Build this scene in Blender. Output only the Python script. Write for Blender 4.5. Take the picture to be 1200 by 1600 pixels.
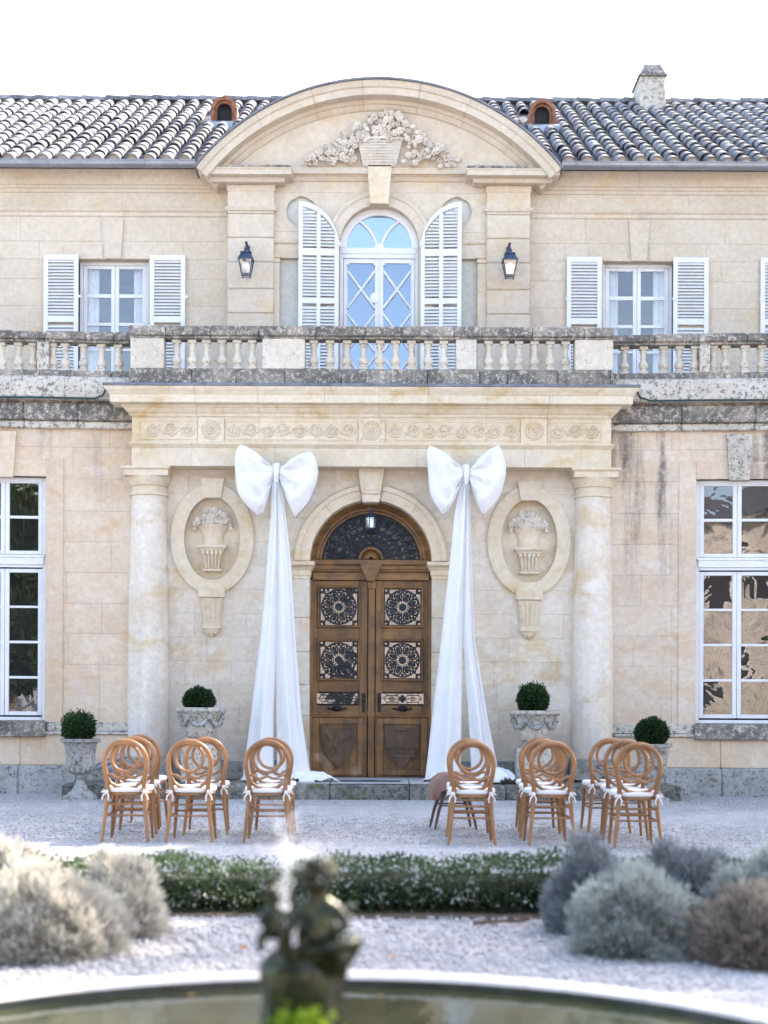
import bpy, math, random
import numpy as np
from mathutils import Matrix, Vector
random.seed(7); rng = np.random.default_rng(11)
PI = math.pi; R = math.radians
for o in list(bpy.data.objects): bpy.data.objects.remove(o)
scene = bpy.context.scene
C = scene.collection

# ------------------------------------------------------------------ camera, sky, sun, exposure
F = 2222.0; EYE = 1.28; TH = 0.0044
cam_d = bpy.data.cameras.new('camera'); cam = bpy.data.objects.new('camera', cam_d); C.objects.link(cam)
cam.matrix_world = Matrix.Translation((0, 0, EYE)) @ Matrix.Rotation(PI/2, 4, 'X') @ Matrix.Rotation(TH, 4, 'Z')
cam_d.sensor_fit = 'VERTICAL'; cam_d.sensor_height = 36; cam_d.lens = 50
cam_d.shift_y = 295/1600; cam_d.clip_start = 0.05; cam_d.clip_end = 3000
cam_d.dof.use_dof = True; cam_d.dof.focus_distance = 18.0; cam_d.dof.aperture_fstop = 1.3
scene.camera = cam
SUN = Vector((1.0, 1.0, 1.14)).normalized()          # from the scene towards the sun: behind the house, to the right
world = bpy.data.worlds.new('World'); scene.world = world; world.use_nodes = True
wn = world.node_tree; bg = wn.nodes['Background']
sky = wn.nodes.new('ShaderNodeTexSky'); sky.sky_type = 'NISHITA'; sky.sun_disc = False
sky.sun_elevation = math.asin(SUN.z); sky.sun_rotation = math.atan2(SUN.x, SUN.y)
sky.air_density = 1.0; sky.dust_density = 2.5; sky.ozone_density = 1.0
wn.links.new(sky.outputs[0], bg.inputs[0]); bg.inputs[1].default_value = 0.15
sun_d = bpy.data.lights.new('sun', 'SUN'); sun_d.energy = 2.6; sun_d.angle = R(0.55); sun_d.color = (1.0, 0.93, 0.82)
sun = bpy.data.objects.new('sun', sun_d); C.objects.link(sun); sun.location = (10, 20, 30)
sun.rotation_euler = (-SUN).to_track_quat('-Z', 'Y').to_euler()
vs = scene.view_settings; vs.view_transform = 'Standard'; vs.look = 'None'; vs.gamma = 1; vs.exposure = 2.6
try:
    vs.use_white_balance = True; vs.white_balance_temperature = 7050; vs.white_balance_tint = 14
except Exception: pass
scene.render.resolution_x = 768; scene.render.resolution_y = 1024

# ------------------------------------------------------------------ node helpers
def new_mat(name):
    m = bpy.data.materials.new(name); m.use_nodes = True
    return m, m.node_tree, m.node_tree.nodes['Principled BSDF']
def nd(nt, t, **k):
    n = nt.nodes.new(t)
    for a, v in k.items(): setattr(n, a, v)
    return n
def noise(nt, vec, scale, detail=5, rough=0.55, stretch=None, dist=0):
    if stretch:
        mp = nd(nt, 'ShaderNodeMapping'); mp.inputs['Scale'].default_value = stretch
        nt.links.new(vec, mp.inputs['Vector']); vec = mp.outputs[0]
    n = nd(nt, 'ShaderNodeTexNoise'); n.inputs['Scale'].default_value = scale
    n.inputs['Detail'].default_value = detail; n.inputs['Roughness'].default_value = rough
    n.inputs['Distortion'].default_value = dist
    nt.links.new(vec, n.inputs['Vector']); return n.outputs['Fac']
def ramp(nt, fac, a, b, va=0.0, vb=1.0):
    n = nd(nt, 'ShaderNodeMapRange'); n.interpolation_type = 'SMOOTHSTEP'
    n.inputs[1].default_value = a; n.inputs[2].default_value = b; n.inputs[3].default_value = va; n.inputs[4].default_value = vb
    nt.links.new(fac, n.inputs[0]); return n.outputs[0]
def mul(nt, a, b, op='MULTIPLY'):
    n = nd(nt, 'ShaderNodeMath', operation=op)
    for i, x in enumerate((a, b)):
        if isinstance(x, (int, float)): n.inputs[i].default_value = x
        else: nt.links.new(x, n.inputs[i])
    return n.outputs[0]
def mixc(nt, fac, a, b, mode='MIX'):
    n = nd(nt, 'ShaderNodeMix', data_type='RGBA', blend_type=mode)
    for s, x in ((0, fac), (6, a), (7, b)):
        if isinstance(x, (int, float)): n.inputs[s].default_value = x
        elif isinstance(x, tuple): n.inputs[s].default_value = (*x, 1)
        else: nt.links.new(x, n.inputs[s])
    return n.outputs[2]
def bump(nt, b, h, strength=0.3, dist=0.01):
    n = nd(nt, 'ShaderNodeBump'); n.inputs['Strength'].default_value = strength; n.inputs['Distance'].default_value = dist
    nt.links.new(h, n.inputs['Height']); nt.links.new(n.outputs[0], b.inputs['Normal'])
def pos(nt, obj=False):
    if obj: return nd(nt, 'ShaderNodeTexCoord').outputs['Object']
    return nd(nt, 'ShaderNodeNewGeometry').outputs['Position']
def rnd_val(nt, col, amt):
    oi = nd(nt, 'ShaderNodeObjectInfo'); v = ramp(nt, oi.outputs['Random'], 0, 1, 1-amt, 1+amt)
    n = nd(nt, 'ShaderNodeHueSaturation'); nt.links.new(v, n.inputs['Value']); nt.links.new(col, n.inputs['Color']); return n.outputs[0]

def stone(name, c1, c2, warm=None, warm_amt=0.5, lich=0.0, lich_col=(0.035, 0.035, 0.04), lscale=15, pale=0.0, rnd=0.05, rough=0.85, streak=None, obj=False, bmp=0.35, moss=0.0, damp=None):
    m, nt, b = new_mat(name); p = pos(nt, obj)
    n1 = noise(nt, p, 0.9, 6, 0.62); col = mixc(nt, ramp(nt, n1, 0.32, 0.68), c1, c2)
    if warm:
        w = noise(nt, p, 1.6, 7, 0.65, (1.0, 1.0, 1.7), 0.6); col = mixc(nt, mul(nt, ramp(nt, w, 0.5, 0.7), warm_amt), col, warm)
    if pale:
        w = noise(nt, p, 2.3, 7, 0.7, (0.8, 0.8, 1.6), 0.4); col = mixc(nt, mul(nt, ramp(nt, w, 0.5, 0.72), pale), col, (0.74, 0.70, 0.66))
    n2 = noise(nt, p, 14, 6, 0.7); col = mixc(nt, 1.0, col, ramp(nt, n2, 0.25, 0.8, 0.86, 1.08), 'MULTIPLY')
    if streak:     # rain streaks: (amount, z_low, z_high)
        w = noise(nt, p, 3.2, 5, 0.6, (1.0, 1.0, 0.09), 0.2); z = nd(nt, 'ShaderNodeSeparateXYZ'); nt.links.new(p, z.inputs[0])
        f = mul(nt, ramp(nt, w, 0.5, 0.66), ramp(nt, z.outputs[2], streak[1], streak[2]))
        w2 = noise(nt, p, 16, 5, 0.7); f = mul(nt, f, ramp(nt, w2, 0.3, 0.6, 0.35, 1))
        col = mixc(nt, mul(nt, f, streak[0]), col, (0.09, 0.085, 0.085))
    if damp:       # rising damp: (amount, z_low, z_high)
        w = noise(nt, p, 2.6, 7, 0.7, (1, 1, 0.7), 0.5); z = nd(nt, 'ShaderNodeSeparateXYZ'); nt.links.new(p, z.inputs[0])
        f = mul(nt, ramp(nt, mul(nt, w, mul(nt, ramp(nt, z.outputs[2], damp[1], damp[2], 0.32, -0.12), 1.0), 'ADD'), 0.5, 0.72), damp[0])
        col = mixc(nt, f, col, (0.30, 0.30, 0.31))
    if lich:
        a = noise(nt, p, lscale, 9, 0.78, None, 0.2); a2 = noise(nt, p, lscale*4, 6, 0.75); big = noise(nt, p, 2.1, 4, 0.6)
        col = mixc(nt, mul(nt, ramp(nt, big, 0.35, 0.65), lich*0.55), col, (0.29, 0.27, 0.245))
        f = mul(nt, ramp(nt, mul(nt, a, mul(nt, a2, 0.35), 'ADD'), 0.78-lich*0.26, 0.88-lich*0.26), ramp(nt, big, 0.25, 0.6, 0.45, 1.0))
        col = mixc(nt, mul(nt, f, 0.78), col, lich_col)
    if moss:
        a = noise(nt, p, 4, 7, 0.7); col = mixc(nt, mul(nt, ramp(nt, a, 0.52, 0.66), moss), col, (0.09, 0.10, 0.02))
    if rnd: col = rnd_val(nt, col, rnd)
    nt.links.new(col, b.inputs['Base Color']); b.inputs['Roughness'].default_value = rough
    b.inputs['Specular IOR Level'].default_value = 0.2
    h = mul(nt, noise(nt, p, 70, 4, 0.7), mul(nt, noise(nt, p, 9, 5, 0.6), 2.0), 'ADD'); bump(nt, b, h, bmp, 0.006)
    return m
def simple(name, col, rough=0.5, metal=0.0, var=0.12, scale=6, rnd=0.0, col2=None, obj=True, spec=0.4, bmp=0.0, bscale=40, stretch=None):
    m, nt, b = new_mat(name); p = pos(nt, obj)
    n = noise(nt, p, scale, 6, 0.62, stretch)
    c = mixc(nt, ramp(nt, n, 0.3, 0.7), tuple(x*(1-var) for x in col), col2 or tuple(min(1, x*(1+var)) for x in col))
    if rnd: c = rnd_val(nt, c, rnd)
    nt.links.new(c, b.inputs['Base Color']); b.inputs['Roughness'].default_value = rough; b.inputs['Metallic'].default_value = metal
    b.inputs['Specular IOR Level'].default_value = spec
    if bmp: bump(nt, b, noise(nt, p, bscale, 4, 0.6, stretch), bmp, 0.004)
    return m
def leafmat(name, c1, c2, trans=0.35, rough=0.55):
    m, nt, b = new_mat(name); p = pos(nt)
    n = noise(nt, p, 22, 3, 0.7); n0 = noise(nt, p, 2.5, 3)
    c = mixc(nt, ramp(nt, n, 0.3, 0.7), c1, c2); c = mixc(nt, 1.0, c, ramp(nt, n0, 0.3, 0.7, 0.8, 1.2), 'MULTIPLY')
    nt.links.new(c, b.inputs['Base Color']); b.inputs['Roughness'].default_value = rough; b.inputs['Specular IOR Level'].default_value = 0.3
    t = nd(nt, 'ShaderNodeBsdfTranslucent'); nt.links.new(c, t.inputs[0]); mx = nd(nt, 'ShaderNodeMixShader'); mx.inputs[0].default_value = trans
    nt.links.new(b.outputs[0], mx.inputs[1]); nt.links.new(t.outputs[0], mx.inputs[2]); nt.links.new(mx.outputs[0], nt.nodes['Material Output'].inputs[0])
    return m
def glassmat(name, refl, tint=(1, 1, 1), wav=0.25, wscale=3.0, see=True, dark=(0.012, 0.013, 0.014)):
    m, nt, b = new_mat(name); p = pos(nt)
    g = nd(nt, 'ShaderNodeBsdfGlossy'); g.inputs['Roughness'].default_value = 0.01; g.inputs['Color'].default_value = (*tint, 1)
    bp = nd(nt, 'ShaderNodeBump'); bp.inputs['Strength'].default_value = wav; bp.inputs['Distance'].default_value = 0.02
    nt.links.new(noise(nt, p, wscale, 3, 0.5, None, 0.5), bp.inputs['Height']); nt.links.new(bp.outputs[0], g.inputs['Normal'])
    if see: t = nd(nt, 'ShaderNodeBsdfTransparent')
    else:
        t = nd(nt, 'ShaderNodeBsdfDiffuse'); t.inputs[0].default_value = (*dark, 1)
    mx = nd(nt, 'ShaderNodeMixShader'); mx.inputs[0].default_value = refl
    nt.links.new(t.outputs[0], mx.inputs[1]); nt.links.new(g.outputs[0], mx.inputs[2]); nt.links.new(mx.outputs[0], nt.nodes['Material Output'].inputs[0])
    return m

MT = {}
MT['lime'] = stone('limestone', (0.66, 0.54, 0.385), (0.72, 0.62, 0.48), (0.60, 0.42, 0.20), 0.65, pale=0.3, rnd=0.03)
MT['limeWall'] = stone('portico_limestone', (0.64, 0.54, 0.415), (0.72, 0.645, 0.55), (0.61, 0.43, 0.22), 0.75, pale=0.6, rnd=0.04, streak=(0.14, 4.6, 1.2), damp=(0.34, 0.2, 1.4))
MT['cornice'] = stone('cornice_limestone', (0.68, 0.575, 0.425), (0.74, 0.645, 0.51), (0.56, 0.375, 0.15), 0.85, lich=0.0, pale=0.25)
MT['upper'] = stone('upper_wall_stone', (0.57, 0.475, 0.37), (0.635, 0.545, 0.44), (0.60, 0.44, 0.26), 0.55, rnd=0.02, pale=0.12)
MT['pink'] = stone('pink_ashlar', (0.59, 0.445, 0.315), (0.67, 0.54, 0.405), (0.61, 0.395, 0.225), 0.6, rnd=0.03, pale=0.35, streak=(0.35, 3.6, 5.0))
MT['pinkR'] = stone('pink_ashlar_streaked', (0.58, 0.45, 0.335), (0.66, 0.545, 0.425), (0.60, 0.39, 0.23), 0.55, rnd=0.03, pale=0.35, streak=(0.85, 2.1, 4.4))
MT['weath'] = stone('lichened_stone', (0.52, 0.455, 0.37), (0.63, 0.565, 0.47), (0.45, 0.36, 0.24), 0.4, lich=0.80, rnd=0.06, bmp=0.6)
MT['weathL'] = stone('lightly_lichened_stone', (0.55, 0.49, 0.405), (0.65, 0.59, 0.505), (0.50, 0.41, 0.27), 0.35, lich=0.42, rnd=0.05, bmp=0.5)
MT['balu'] = stone('baluster_stone', (0.60, 0.53, 0.43), (0.69, 0.625, 0.53), (0.54, 0.45, 0.31), 0.4, lich=0.16, rnd=0.08, bmp=0.45)
MT['plinth'] = stone('damp_plinth_stone', (0.30, 0.30, 0.29), (0.42, 0.41, 0.39), (0.30, 0.27, 0.20), 0.4, lich=0.35, rnd=0.05, moss=0.35)
MT['moss'] = stone('mossy_step_stone', (0.16, 0.16, 0.14), (0.25, 0.25, 0.22), (0.12, 0.11, 0.07), 0.5, lich=0.55, rnd=0.05, moss=0.7, bmp=0.7)
MT['slab'] = stone('step_slab', (0.42, 0.41, 0.39), (0.52, 0.51, 0.49), None, 0, lich=0.2, rnd=0.04)
MT['joint'] = simple('mortar', (0.50, 0.43, 0.345), 0.95, obj=False)
MT['urn'] = stone('urn_stone', (0.36, 0.35, 0.33), (0.48, 0.46, 0.43), (0.34, 0.30, 0.22), 0.4, lich=0.42, lscale=20, rnd=0.06, bmp=0.6)
MT['rim'] = stone('basin_rim_stone', (0.58, 0.54, 0.49), (0.68, 0.64, 0.58), None, 0, lich=0.12, rnd=0.03)
MT['niche'] = stone('niche_plaster', (0.55, 0.545, 0.48), (0.61, 0.60, 0.54), None, 0, rnd=0)
MT['white'] = simple('white_paint', (0.69, 0.69, 0.70), 0.42, var=0.05, scale=5, obj=False, bmp=0.08)
MT['curtain'] = simple('net_curtain', (0.70, 0.69, 0.68), 0.9, var=0.07, scale=10, obj=False)
MT['room'] = simple('dark_interior', (0.03, 0.03, 0.032), 0.9, obj=False)
MT['lead'] = simple('lead_flashing', (0.17, 0.175, 0.20), 0.55, 0.35, 0.25, 5, obj=False)
MT['zinc'] = simple('zinc_gutter', (0.30, 0.32, 0.36), 0.42, 0.7, 0.15, 3, obj=False)
MT['iron'] = simple('wrought_iron', (0.022, 0.027, 0.034), 0.45, 0.6, 0.3, 20, obj=False)
MT['lantern'] = simple('lantern_metal', (0.06, 0.085, 0.12), 0.42, 0.75, 0.4, 14, obj=True)
MT['glassUp'] = glassmat('upper_glass', 0.25, (0.72, 0.85, 1.0), 0.10, 1.2, True)
MT['glassW'] = glassmat('wing_glass', 0.13, (1, 1, 1), 0.35, 2.2, True)
MT['glassLow'] = glassmat('old_window_glass', 0.14, (0.95, 0.97, 1.0), 0.28, 1.6, True)
MT['glassDoor'] = glassmat('door_glass', 0.15, (0.9, 0.93, 1.05), 0.3, 2.0, False)
MT['glassFan'] = glassmat('fanlight_glass', 0.03, (0.7, 0.85, 1.0), 0.4, 2.0, False, (0.045, 0.055, 0.07))
MT['lampglass'] = glassmat('lantern_glass', 0.22, (1, 1, 1), 0.3, 4.0, True)
MT['frost'] = simple('frosted_lamp_glass', (0.72, 0.70, 0.66), 0.35, var=0.05)
MT['cable'] = simple('green_cable', (0.01, 0.05, 0.055), 0.5, obj=False)
MT['terra'] = simple('terracotta', (0.24, 0.10, 0.055), 0.8, var=0.45, scale=9, obj=True, bmp=0.3)
MT['flower'] = stone('carved_stone', (0.62, 0.54, 0.45), (0.70, 0.63, 0.55), (0.52, 0.40, 0.26), 0.4, pale=0.2, rnd=0.06)

def tile_mat(name, rnd=0.3):
    m, nt, b = new_mat(name); p = pos(nt)
    n = noise(nt, p, 6, 7, 0.7); c = mixc(nt, ramp(nt, n, 0.3, 0.7), (0.10, 0.102, 0.112), (0.255, 0.255, 0.26))
    n2 = noise(nt, p, 22, 6, 0.7); c = mixc(nt, mul(nt, ramp(nt, n2, 0.54, 0.66), 0.8), c, (0.34, 0.35, 0.355))
    n3 = noise(nt, p, 13, 6, 0.75, None, 0.4); c = mixc(nt, mul(nt, ramp(nt, n3, 0.56, 0.66), 0.8), c, (0.055, 0.055, 0.06))
    n4 = noise(nt, p, 3.1, 4); c = mixc(nt, mul(nt, ramp(nt, n4, 0.58, 0.72), 0.22), c, (0.36, 0.22, 0.15))
    c = rnd_val(nt, c, rnd)
    nt.links.new(c, b.inputs['Base Color']); b.inputs['Roughness'].default_value = 0.85; b.inputs['Specular IOR Level'].default_value = 0.25
    bump(nt, b, noise(nt, p, 40, 5, 0.7), 0.5, 0.006); return m
MT['tile'] = tile_mat('canal_tile'); MT['tileU'] = simple('canal_tile_under', (0.075, 0.078, 0.088), 0.9, var=0.4, scale=5, obj=False, bmp=0.4)

def wood_mat(name, c1, c2, stretch, dark=0.0, rough=0.5, scale=9, spec=0.4, obj=False):
    m, nt, b = new_mat(name); p = pos(nt, obj)
    g = noise(nt, p, scale, 6, 0.65, stretch, 0.8); c = mixc(nt, ramp(nt, g, 0.3, 0.7), c1, c2)
    if dark:
        d = noise(nt, p, 4.0, 6, 0.65); c = mixc(nt, mul(nt, ramp(nt, d, 0.42, 0.66), dark), c, (0.045, 0.032, 0.026))
    c = rnd_val(nt, c, 0.14)
    nt.links.new(c, b.inputs['Base Color']); b.inputs['Roughness'].default_value = rough; b.inputs['Specular IOR Level'].default_value = spec
    bump(nt, b, noise(nt, p, scale*5, 4, 0.6, stretch), 0.15, 0.003); return m
MT['doorV'] = wood_mat('oak_door', (0.145, 0.070, 0.024), (0.265, 0.132, 0.046), (1, 1, 0.12), 0.55, 0.45)
MT['doorH'] = wood_mat('oak_door_rail', (0.145, 0.070, 0.024), (0.275, 0.137, 0.048), (0.12, 1, 1), 0.55, 0.48)
MT['doorD'] = wood_mat('oak_panel_dark', (0.075, 0.046, 0.028), (0.15, 0.085, 0.045), (1, 1, 0.2), 0.75, 0.42)
MT['chair'] = wood_mat('chair_beech', (0.23, 0.103, 0.038), (0.335, 0.158, 0.062), (1, 1, 0.25), 0.0, 0.38, 12, 0.5, True)
MT['cushion'] = simple('white_cushion', (0.74, 0.72, 0.70), 0.9, var=0.05, scale=8, bmp=0.15)
MT['velvet'] = simple('brown_leather', (0.24, 0.135, 0.10), 0.55, var=0.15, scale=5)
MT['darkwood'] = simple('dark_wood_leg', (0.10, 0.055, 0.035), 0.45)
MT['cloth'] = simple('white_drapery', (0.74, 0.73, 0.72), 0.85, var=0.03, scale=3, obj=False, spec=0.15, bmp=0.35, bscale=11)
MT['box'] = leafmat('boxwood_leaf', (0.012, 0.035, 0.012), (0.035, 0.075, 0.022), 0.15)
MT['boxL'] = leafmat('boxwood_leaf_light', (0.02, 0.05, 0.018), (0.05, 0.10, 0.035), 0.2)
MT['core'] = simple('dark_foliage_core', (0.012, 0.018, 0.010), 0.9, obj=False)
MT['hedge'] = leafmat('hedge_leaf', (0.026, 0.058, 0.022), (0.075, 0.13, 0.048), 0.25)
MT['hedgeP'] = leafmat('pale_hedge_leaf', (0.35, 0.38, 0.36), (0.48, 0.5, 0.47), 0.2, 0.4)
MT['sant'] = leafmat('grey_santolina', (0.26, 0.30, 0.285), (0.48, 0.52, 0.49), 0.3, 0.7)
MT['santSun'] = leafmat('sunlit_santolina', (0.40, 0.395, 0.345), (0.64, 0.62, 0.555), 0.4, 0.7)  # pale leaves, lightened further so the colour carries sunlight on the left bushes
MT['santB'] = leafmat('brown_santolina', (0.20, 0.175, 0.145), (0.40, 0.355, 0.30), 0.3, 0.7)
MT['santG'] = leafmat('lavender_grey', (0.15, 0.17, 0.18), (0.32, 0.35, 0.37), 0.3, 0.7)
MT['twig'] = simple('twig', (0.12, 0.085, 0.055), 0.9)
MT['bark'] = simple('bark', (0.13, 0.10, 0.075), 0.9, scale=12, bmp=0.4)
MT['tree'] = leafmat('tree_leaf', (0.025, 0.05, 0.015), (0.06, 0.09, 0.03), 0.3)
MT['bronze'] = simple('mossy_bronze', (0.020, 0.022, 0.018), 0.22, 0.5, 0.5, 18, col2=(0.05, 0.055, 0.025), bmp=0.3)
MT['mossG'] = leafmat('bright_moss', (0.10, 0.20, 0.01), (0.26, 0.36, 0.03), 0.4)
MT['leafdry'] = leafmat('dry_leaf', (0.35, 0.16, 0.05), (0.52, 0.27, 0.10), 0.3)
MT['wallB'] = stone('opposite_wall_stone', (0.60, 0.52, 0.44), (0.70, 0.63, 0.55), (0.56, 0.43, 0.28), 0.5, streak=(0.8, 9.0, 2.0), lich=0.4, lscale=3)

def gravel_mat():
    m, nt, b = new_mat('gravel'); p = pos(nt)
    v = nd(nt, 'ShaderNodeTexVoronoi'); v.inputs['Scale'].default_value = 55; nt.links.new(p, v.inputs['Vector'])
    sx = nd(nt, 'ShaderNodeSeparateColor'); nt.links.new(v.outputs['Color'], sx.inputs[0])
    c = mixc(nt, sx.outputs[0], (0.34, 0.33, 0.325), (0.57, 0.56, 0.55))
    n = noise(nt, p, 0.8, 5, 0.65); c = mixc(nt, 1.0, c, ramp(nt, n, 0.3, 0.7, 0.86, 1.1), 'MULTIPLY')
    n = noise(nt, p, 5, 5, 0.7); c = mixc(nt, 1.0, c, ramp(nt, n, 0.3, 0.7, 0.85, 1.08), 'MULTIPLY')
    nt.links.new(c, b.inputs['Base Color']); b.inputs['Roughness'].default_value = 0.9; b.inputs['Specular IOR Level'].default_value = 0.2
    h = mul(nt, mul(nt, v.outputs['Distance'], -1.0), mul(nt, noise(nt, p, 3.5, 4), 1.2), 'ADD'); bump(nt, b, h, 0.8, 0.02); return m
MT['gravel'] = gravel_mat()
MT['pebble'] = simple('pebble', (0.45, 0.44, 0.43), 0.9, var=0.25, scale=40, obj=False)
def water_mat():
    m, nt, b = new_mat('pond_water'); p = pos(nt)
    n = noise(nt, p, 2.2, 4); c = mixc(nt, ramp(nt, n, 0.35, 0.65), (0.022, 0.03, 0.013), (0.045, 0.05, 0.024))
    nt.links.new(c, b.inputs['Base Color']); b.inputs['Roughness'].default_value = 0.03; b.inputs['IOR'].default_value = 1.34
    bump(nt, b, mul(nt, noise(nt, p, 5, 3, 0.5, None, 0.6), mul(nt, noise(nt, p, 18, 2), 0.25), 'ADD'), 0.12, 0.03); return m
MT['water'] = water_mat()
MT['liner'] = simple('dark_lining_stone', (0.045, 0.05, 0.042), 0.35, var=0.4, scale=8, obj=False)
MT['drop'] = simple('water_droplet', (0.85, 0.87, 0.9), 0.05, var=0.02, spec=1.0)

# ------------------------------------------------------------------ mesh helpers
def W(px, py, d):
    dx, dy = px-600, py-1095
    return ((dx+dy*TH)*d/F, EYE-(dy-dx*TH)*d/F)
def WX(px, py, d): return W(px, py, d)[0]
def WZ(py, d): return EYE-(py-1095)*d/F
def tag(o, label=None, cat=None, group=None, kind=None):
    for k, v in (('label', label), ('category', cat), ('group', group), ('kind', kind)):
        if v: o[k] = v
    return o
def empty(name, loc=(0, 0, 0), rz=0):
    o = bpy.data.objects.new(name, None); C.objects.link(o); o.location = loc; o.rotation_euler = (0, 0, rz); o.empty_display_size = 0.2
    return o
class MB:
    def __init__(s): s.v = []; s.f = []
    def add(s, vs, fs):
        n = len(s.v); s.v += [tuple(p) for p in vs]; s.f += [tuple(i+n for i in f) for f in fs]; return s
    def box(s, x0, x1, y0, y1, z0, z1, b=0.0):
        if x0 > x1: x0, x1 = x1, x0
        if b <= 0:
            return s.add([(x0,y0,z0),(x1,y0,z0),(x1,y1,z0),(x0,y1,z0),(x0,y0,z1),(x1,y0,z1),(x1,y1,z1),(x0,y1,z1)],
                  [(0,3,2,1),(4,5,6,7),(0,1,5,4),(1,2,6,5),(2,3,7,6),(3,0,4,7)])
        b = min(b, (x1-x0)/2.1, (y1-y0)/2.1, (z1-z0)/2.1)
        vs = []; idx = {}
        X = (x0, x1); Y = (y0, y1); Z = (z0, z1); sg = (1, -1)
        for i in (0, 1):
            for j in (0, 1):
                for k in (0, 1):
                    for a in range(3):
                        q = [X[i]+sg[i]*b, Y[j]+sg[j]*b, Z[k]+sg[k]*b]; q[a] = (X[i], Y[j], Z[k])[a]
                        idx[i, j, k, a] = len(vs); vs.append(tuple(q))
        fs = []
        for a in range(3):
            u, w = [t for t in range(3) if t != a]
            for e in (0, 1):
                r = []
                for (p, q) in ((0,0),(1,0),(1,1),(0,1)):
                    t = [0,0,0]; t[a] = e; t[u] = p; t[w] = q; r.append(idx[t[0],t[1],t[2],a])
                flip = (e == 0) ^ (a == 1); fs.append(tuple(r[::-1] if flip else r))
        for a in range(3):      # edges parallel to axis a
            u, w = [t for t in range(3) if t != a]
            for p in (0, 1):
                for q in (0, 1):
                    t0 = [0,0,0]; t0[u] = p; t0[w] = q; t1 = list(t0); t1[a] = 1
                    fs.append((idx[t0[0],t0[1],t0[2],u], idx[t0[0],t0[1],t0[2],w], idx[t1[0],t1[1],t1[2],w], idx[t1[0],t1[1],t1[2],u]))
        for i in (0, 1):
            for j in (0, 1):
                for k in (0, 1): fs.append(tuple(idx[i,j,k,a] for a in range(3)))
        return s.add(vs, fs)
    def poly(s, pts, y0, y1, cham=0.0):        # polygon in XZ (front face at y0) extruded to y1
        n = len(pts); area = sum(pts[i][0]*pts[(i+1) % n][1]-pts[(i+1) % n][0]*pts[i][1] for i in range(n))
        if area < 0: pts = pts[::-1]
        vs = [(x, y0, z) for x, z in pts]+[(x, y1, z) for x, z in pts]
        fs = [tuple(range(n)), tuple(range(2*n-1, n-1, -1))]+[(i, i+n, (i+1) % n+n, (i+1) % n) for i in range(n)]
        return s.add(vs, fs)
    def stack(s, x0, x1, yf, yb, prof):         # rectangular footprint growing by offset o at height z, with mitred returns
        vs = []; fs = []
        for o, z in prof: vs += [(x0-o, yf-o, z), (x1+o, yf-o, z), (x1+o, yb, z), (x0-o, yb, z)]
        for i in range(len(prof)-1):
            for k in range(4): a = i*4+k; b_ = i*4+(k+1) % 4; fs.append((a, b_, b_+4, a+4))
        n = len(vs); fs += [(3, 2, 1, 0), (n-4, n-3, n-2, n-1)]
        return s.add(vs, fs)
    def lathe(s, cx, cy, prof, n=16, a0=0, a1=2*PI, sx=1, sy=1):
        full = abs(a1-a0-2*PI) < 1e-6; m = n if full else n+1; vs = []; fs = []
        for r, z in prof:
            for k in range(m): a = a0+(a1-a0)*k/n; vs.append((cx+r*sx*math.cos(a), cy+r*sy*math.sin(a), z))
        for i in range(len(prof)-1):
            for k in range(n):
                k2 = (k+1) % m; fs.append((i*m+k, i*m+k2, (i+1)*m+k2, (i+1)*m+k))
        if full: fs += [tuple(range(m-1, -1, -1)), tuple(range((len(prof)-1)*m, len(prof)*m))]
        return s.add(vs, fs)
    def tube(s, pts, r, n=6, closed=False, flat=1.0):
        P = [Vector(p) for p in pts]; N = len(P); vs = []; fs = []
        rr = r if isinstance(r, (list, tuple)) else [r]*N
        up = None
        for i in range(N):
            t = (P[(i+1) % N]-P[i-1]) if closed else (P[min(i+1, N-1)]-P[max(i-1, 0)])
            if t.length < 1e-9: t = Vector((0, 0, 1))
            t.normalize()
            if up is None:
                up = Vector((0, 1, 0)) if abs(t.y) < 0.9 else Vector((0, 0, 1))
            u = (up-t*up.dot(t))
            if u.length < 1e-6: u = t.orthogonal()
            u.normalize(); w = t.cross(u); up = u
            for k in range(n):
                a = 2*PI*k/n; vs.append(P[i]+u*(math.cos(a)*rr[i]*flat)+w*(math.sin(a)*rr[i]))
        for i in range(N if closed else N-1):
            j = (i+1) % N
            for k in range(n): k2 = (k+1) % n; fs.append((i*n+k, i*n+k2, j*n+k2, j*n+k))
        if not closed: fs += [tuple(range(n-1, -1, -1)), tuple(range((N-1)*n, N*n))]
        return s.add(vs, fs)
    def arch(s, cx, cz, a0, a1, n, prof, sx=1.0, sz=1.0):       # closed (r,y) profile swept round an arc in XZ
        vs = []; fs = []; m = len(prof); full = abs(abs(a1-a0)-2*PI) < 1e-6; st = n if full else n+1
        for k in range(st):
            a = a0+(a1-a0)*k/n
            for r, y in prof:
                vs.append((cx+r*sx*math.cos(a), y, cz+r*sz*math.sin(a)))
        for k in range(n):
            k2 = (k+1) % st
            for i in range(m): j = (i+1) % m; fs.append((k*m+i, k2*m+i, k2*m+j, k*m+j))
        if not full: fs += [tuple(range(m)), tuple(range(n*m+m-1, n*m-1, -1))]
        return s.add(vs, fs)
    def ring2(s, cx, cz, ai, bi, ao, bo, y0, y1, n=48):           # flat elliptical ring
        vs = []; fs = []
        for k in range(n):
            a = 2*PI*k/n; c, d = math.cos(a), math.sin(a)
            vs += [(cx+ao*c, y1, cz+bo*d), (cx+ao*c, y0+0.008, cz+bo*d), (cx+(ao-0.008)*c, y0, cz+(bo-0.008)*d), (cx+ai*c, y0, cz+bi*d), (cx+ai*c, y1, cz+bi*d)]
        for k in range(n):
            j = (k+1) % n
            for i in range(5): fs.append((k*5+i, j*5+i, j*5+(i+1) % 5, k*5+(i+1) % 5))
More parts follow.
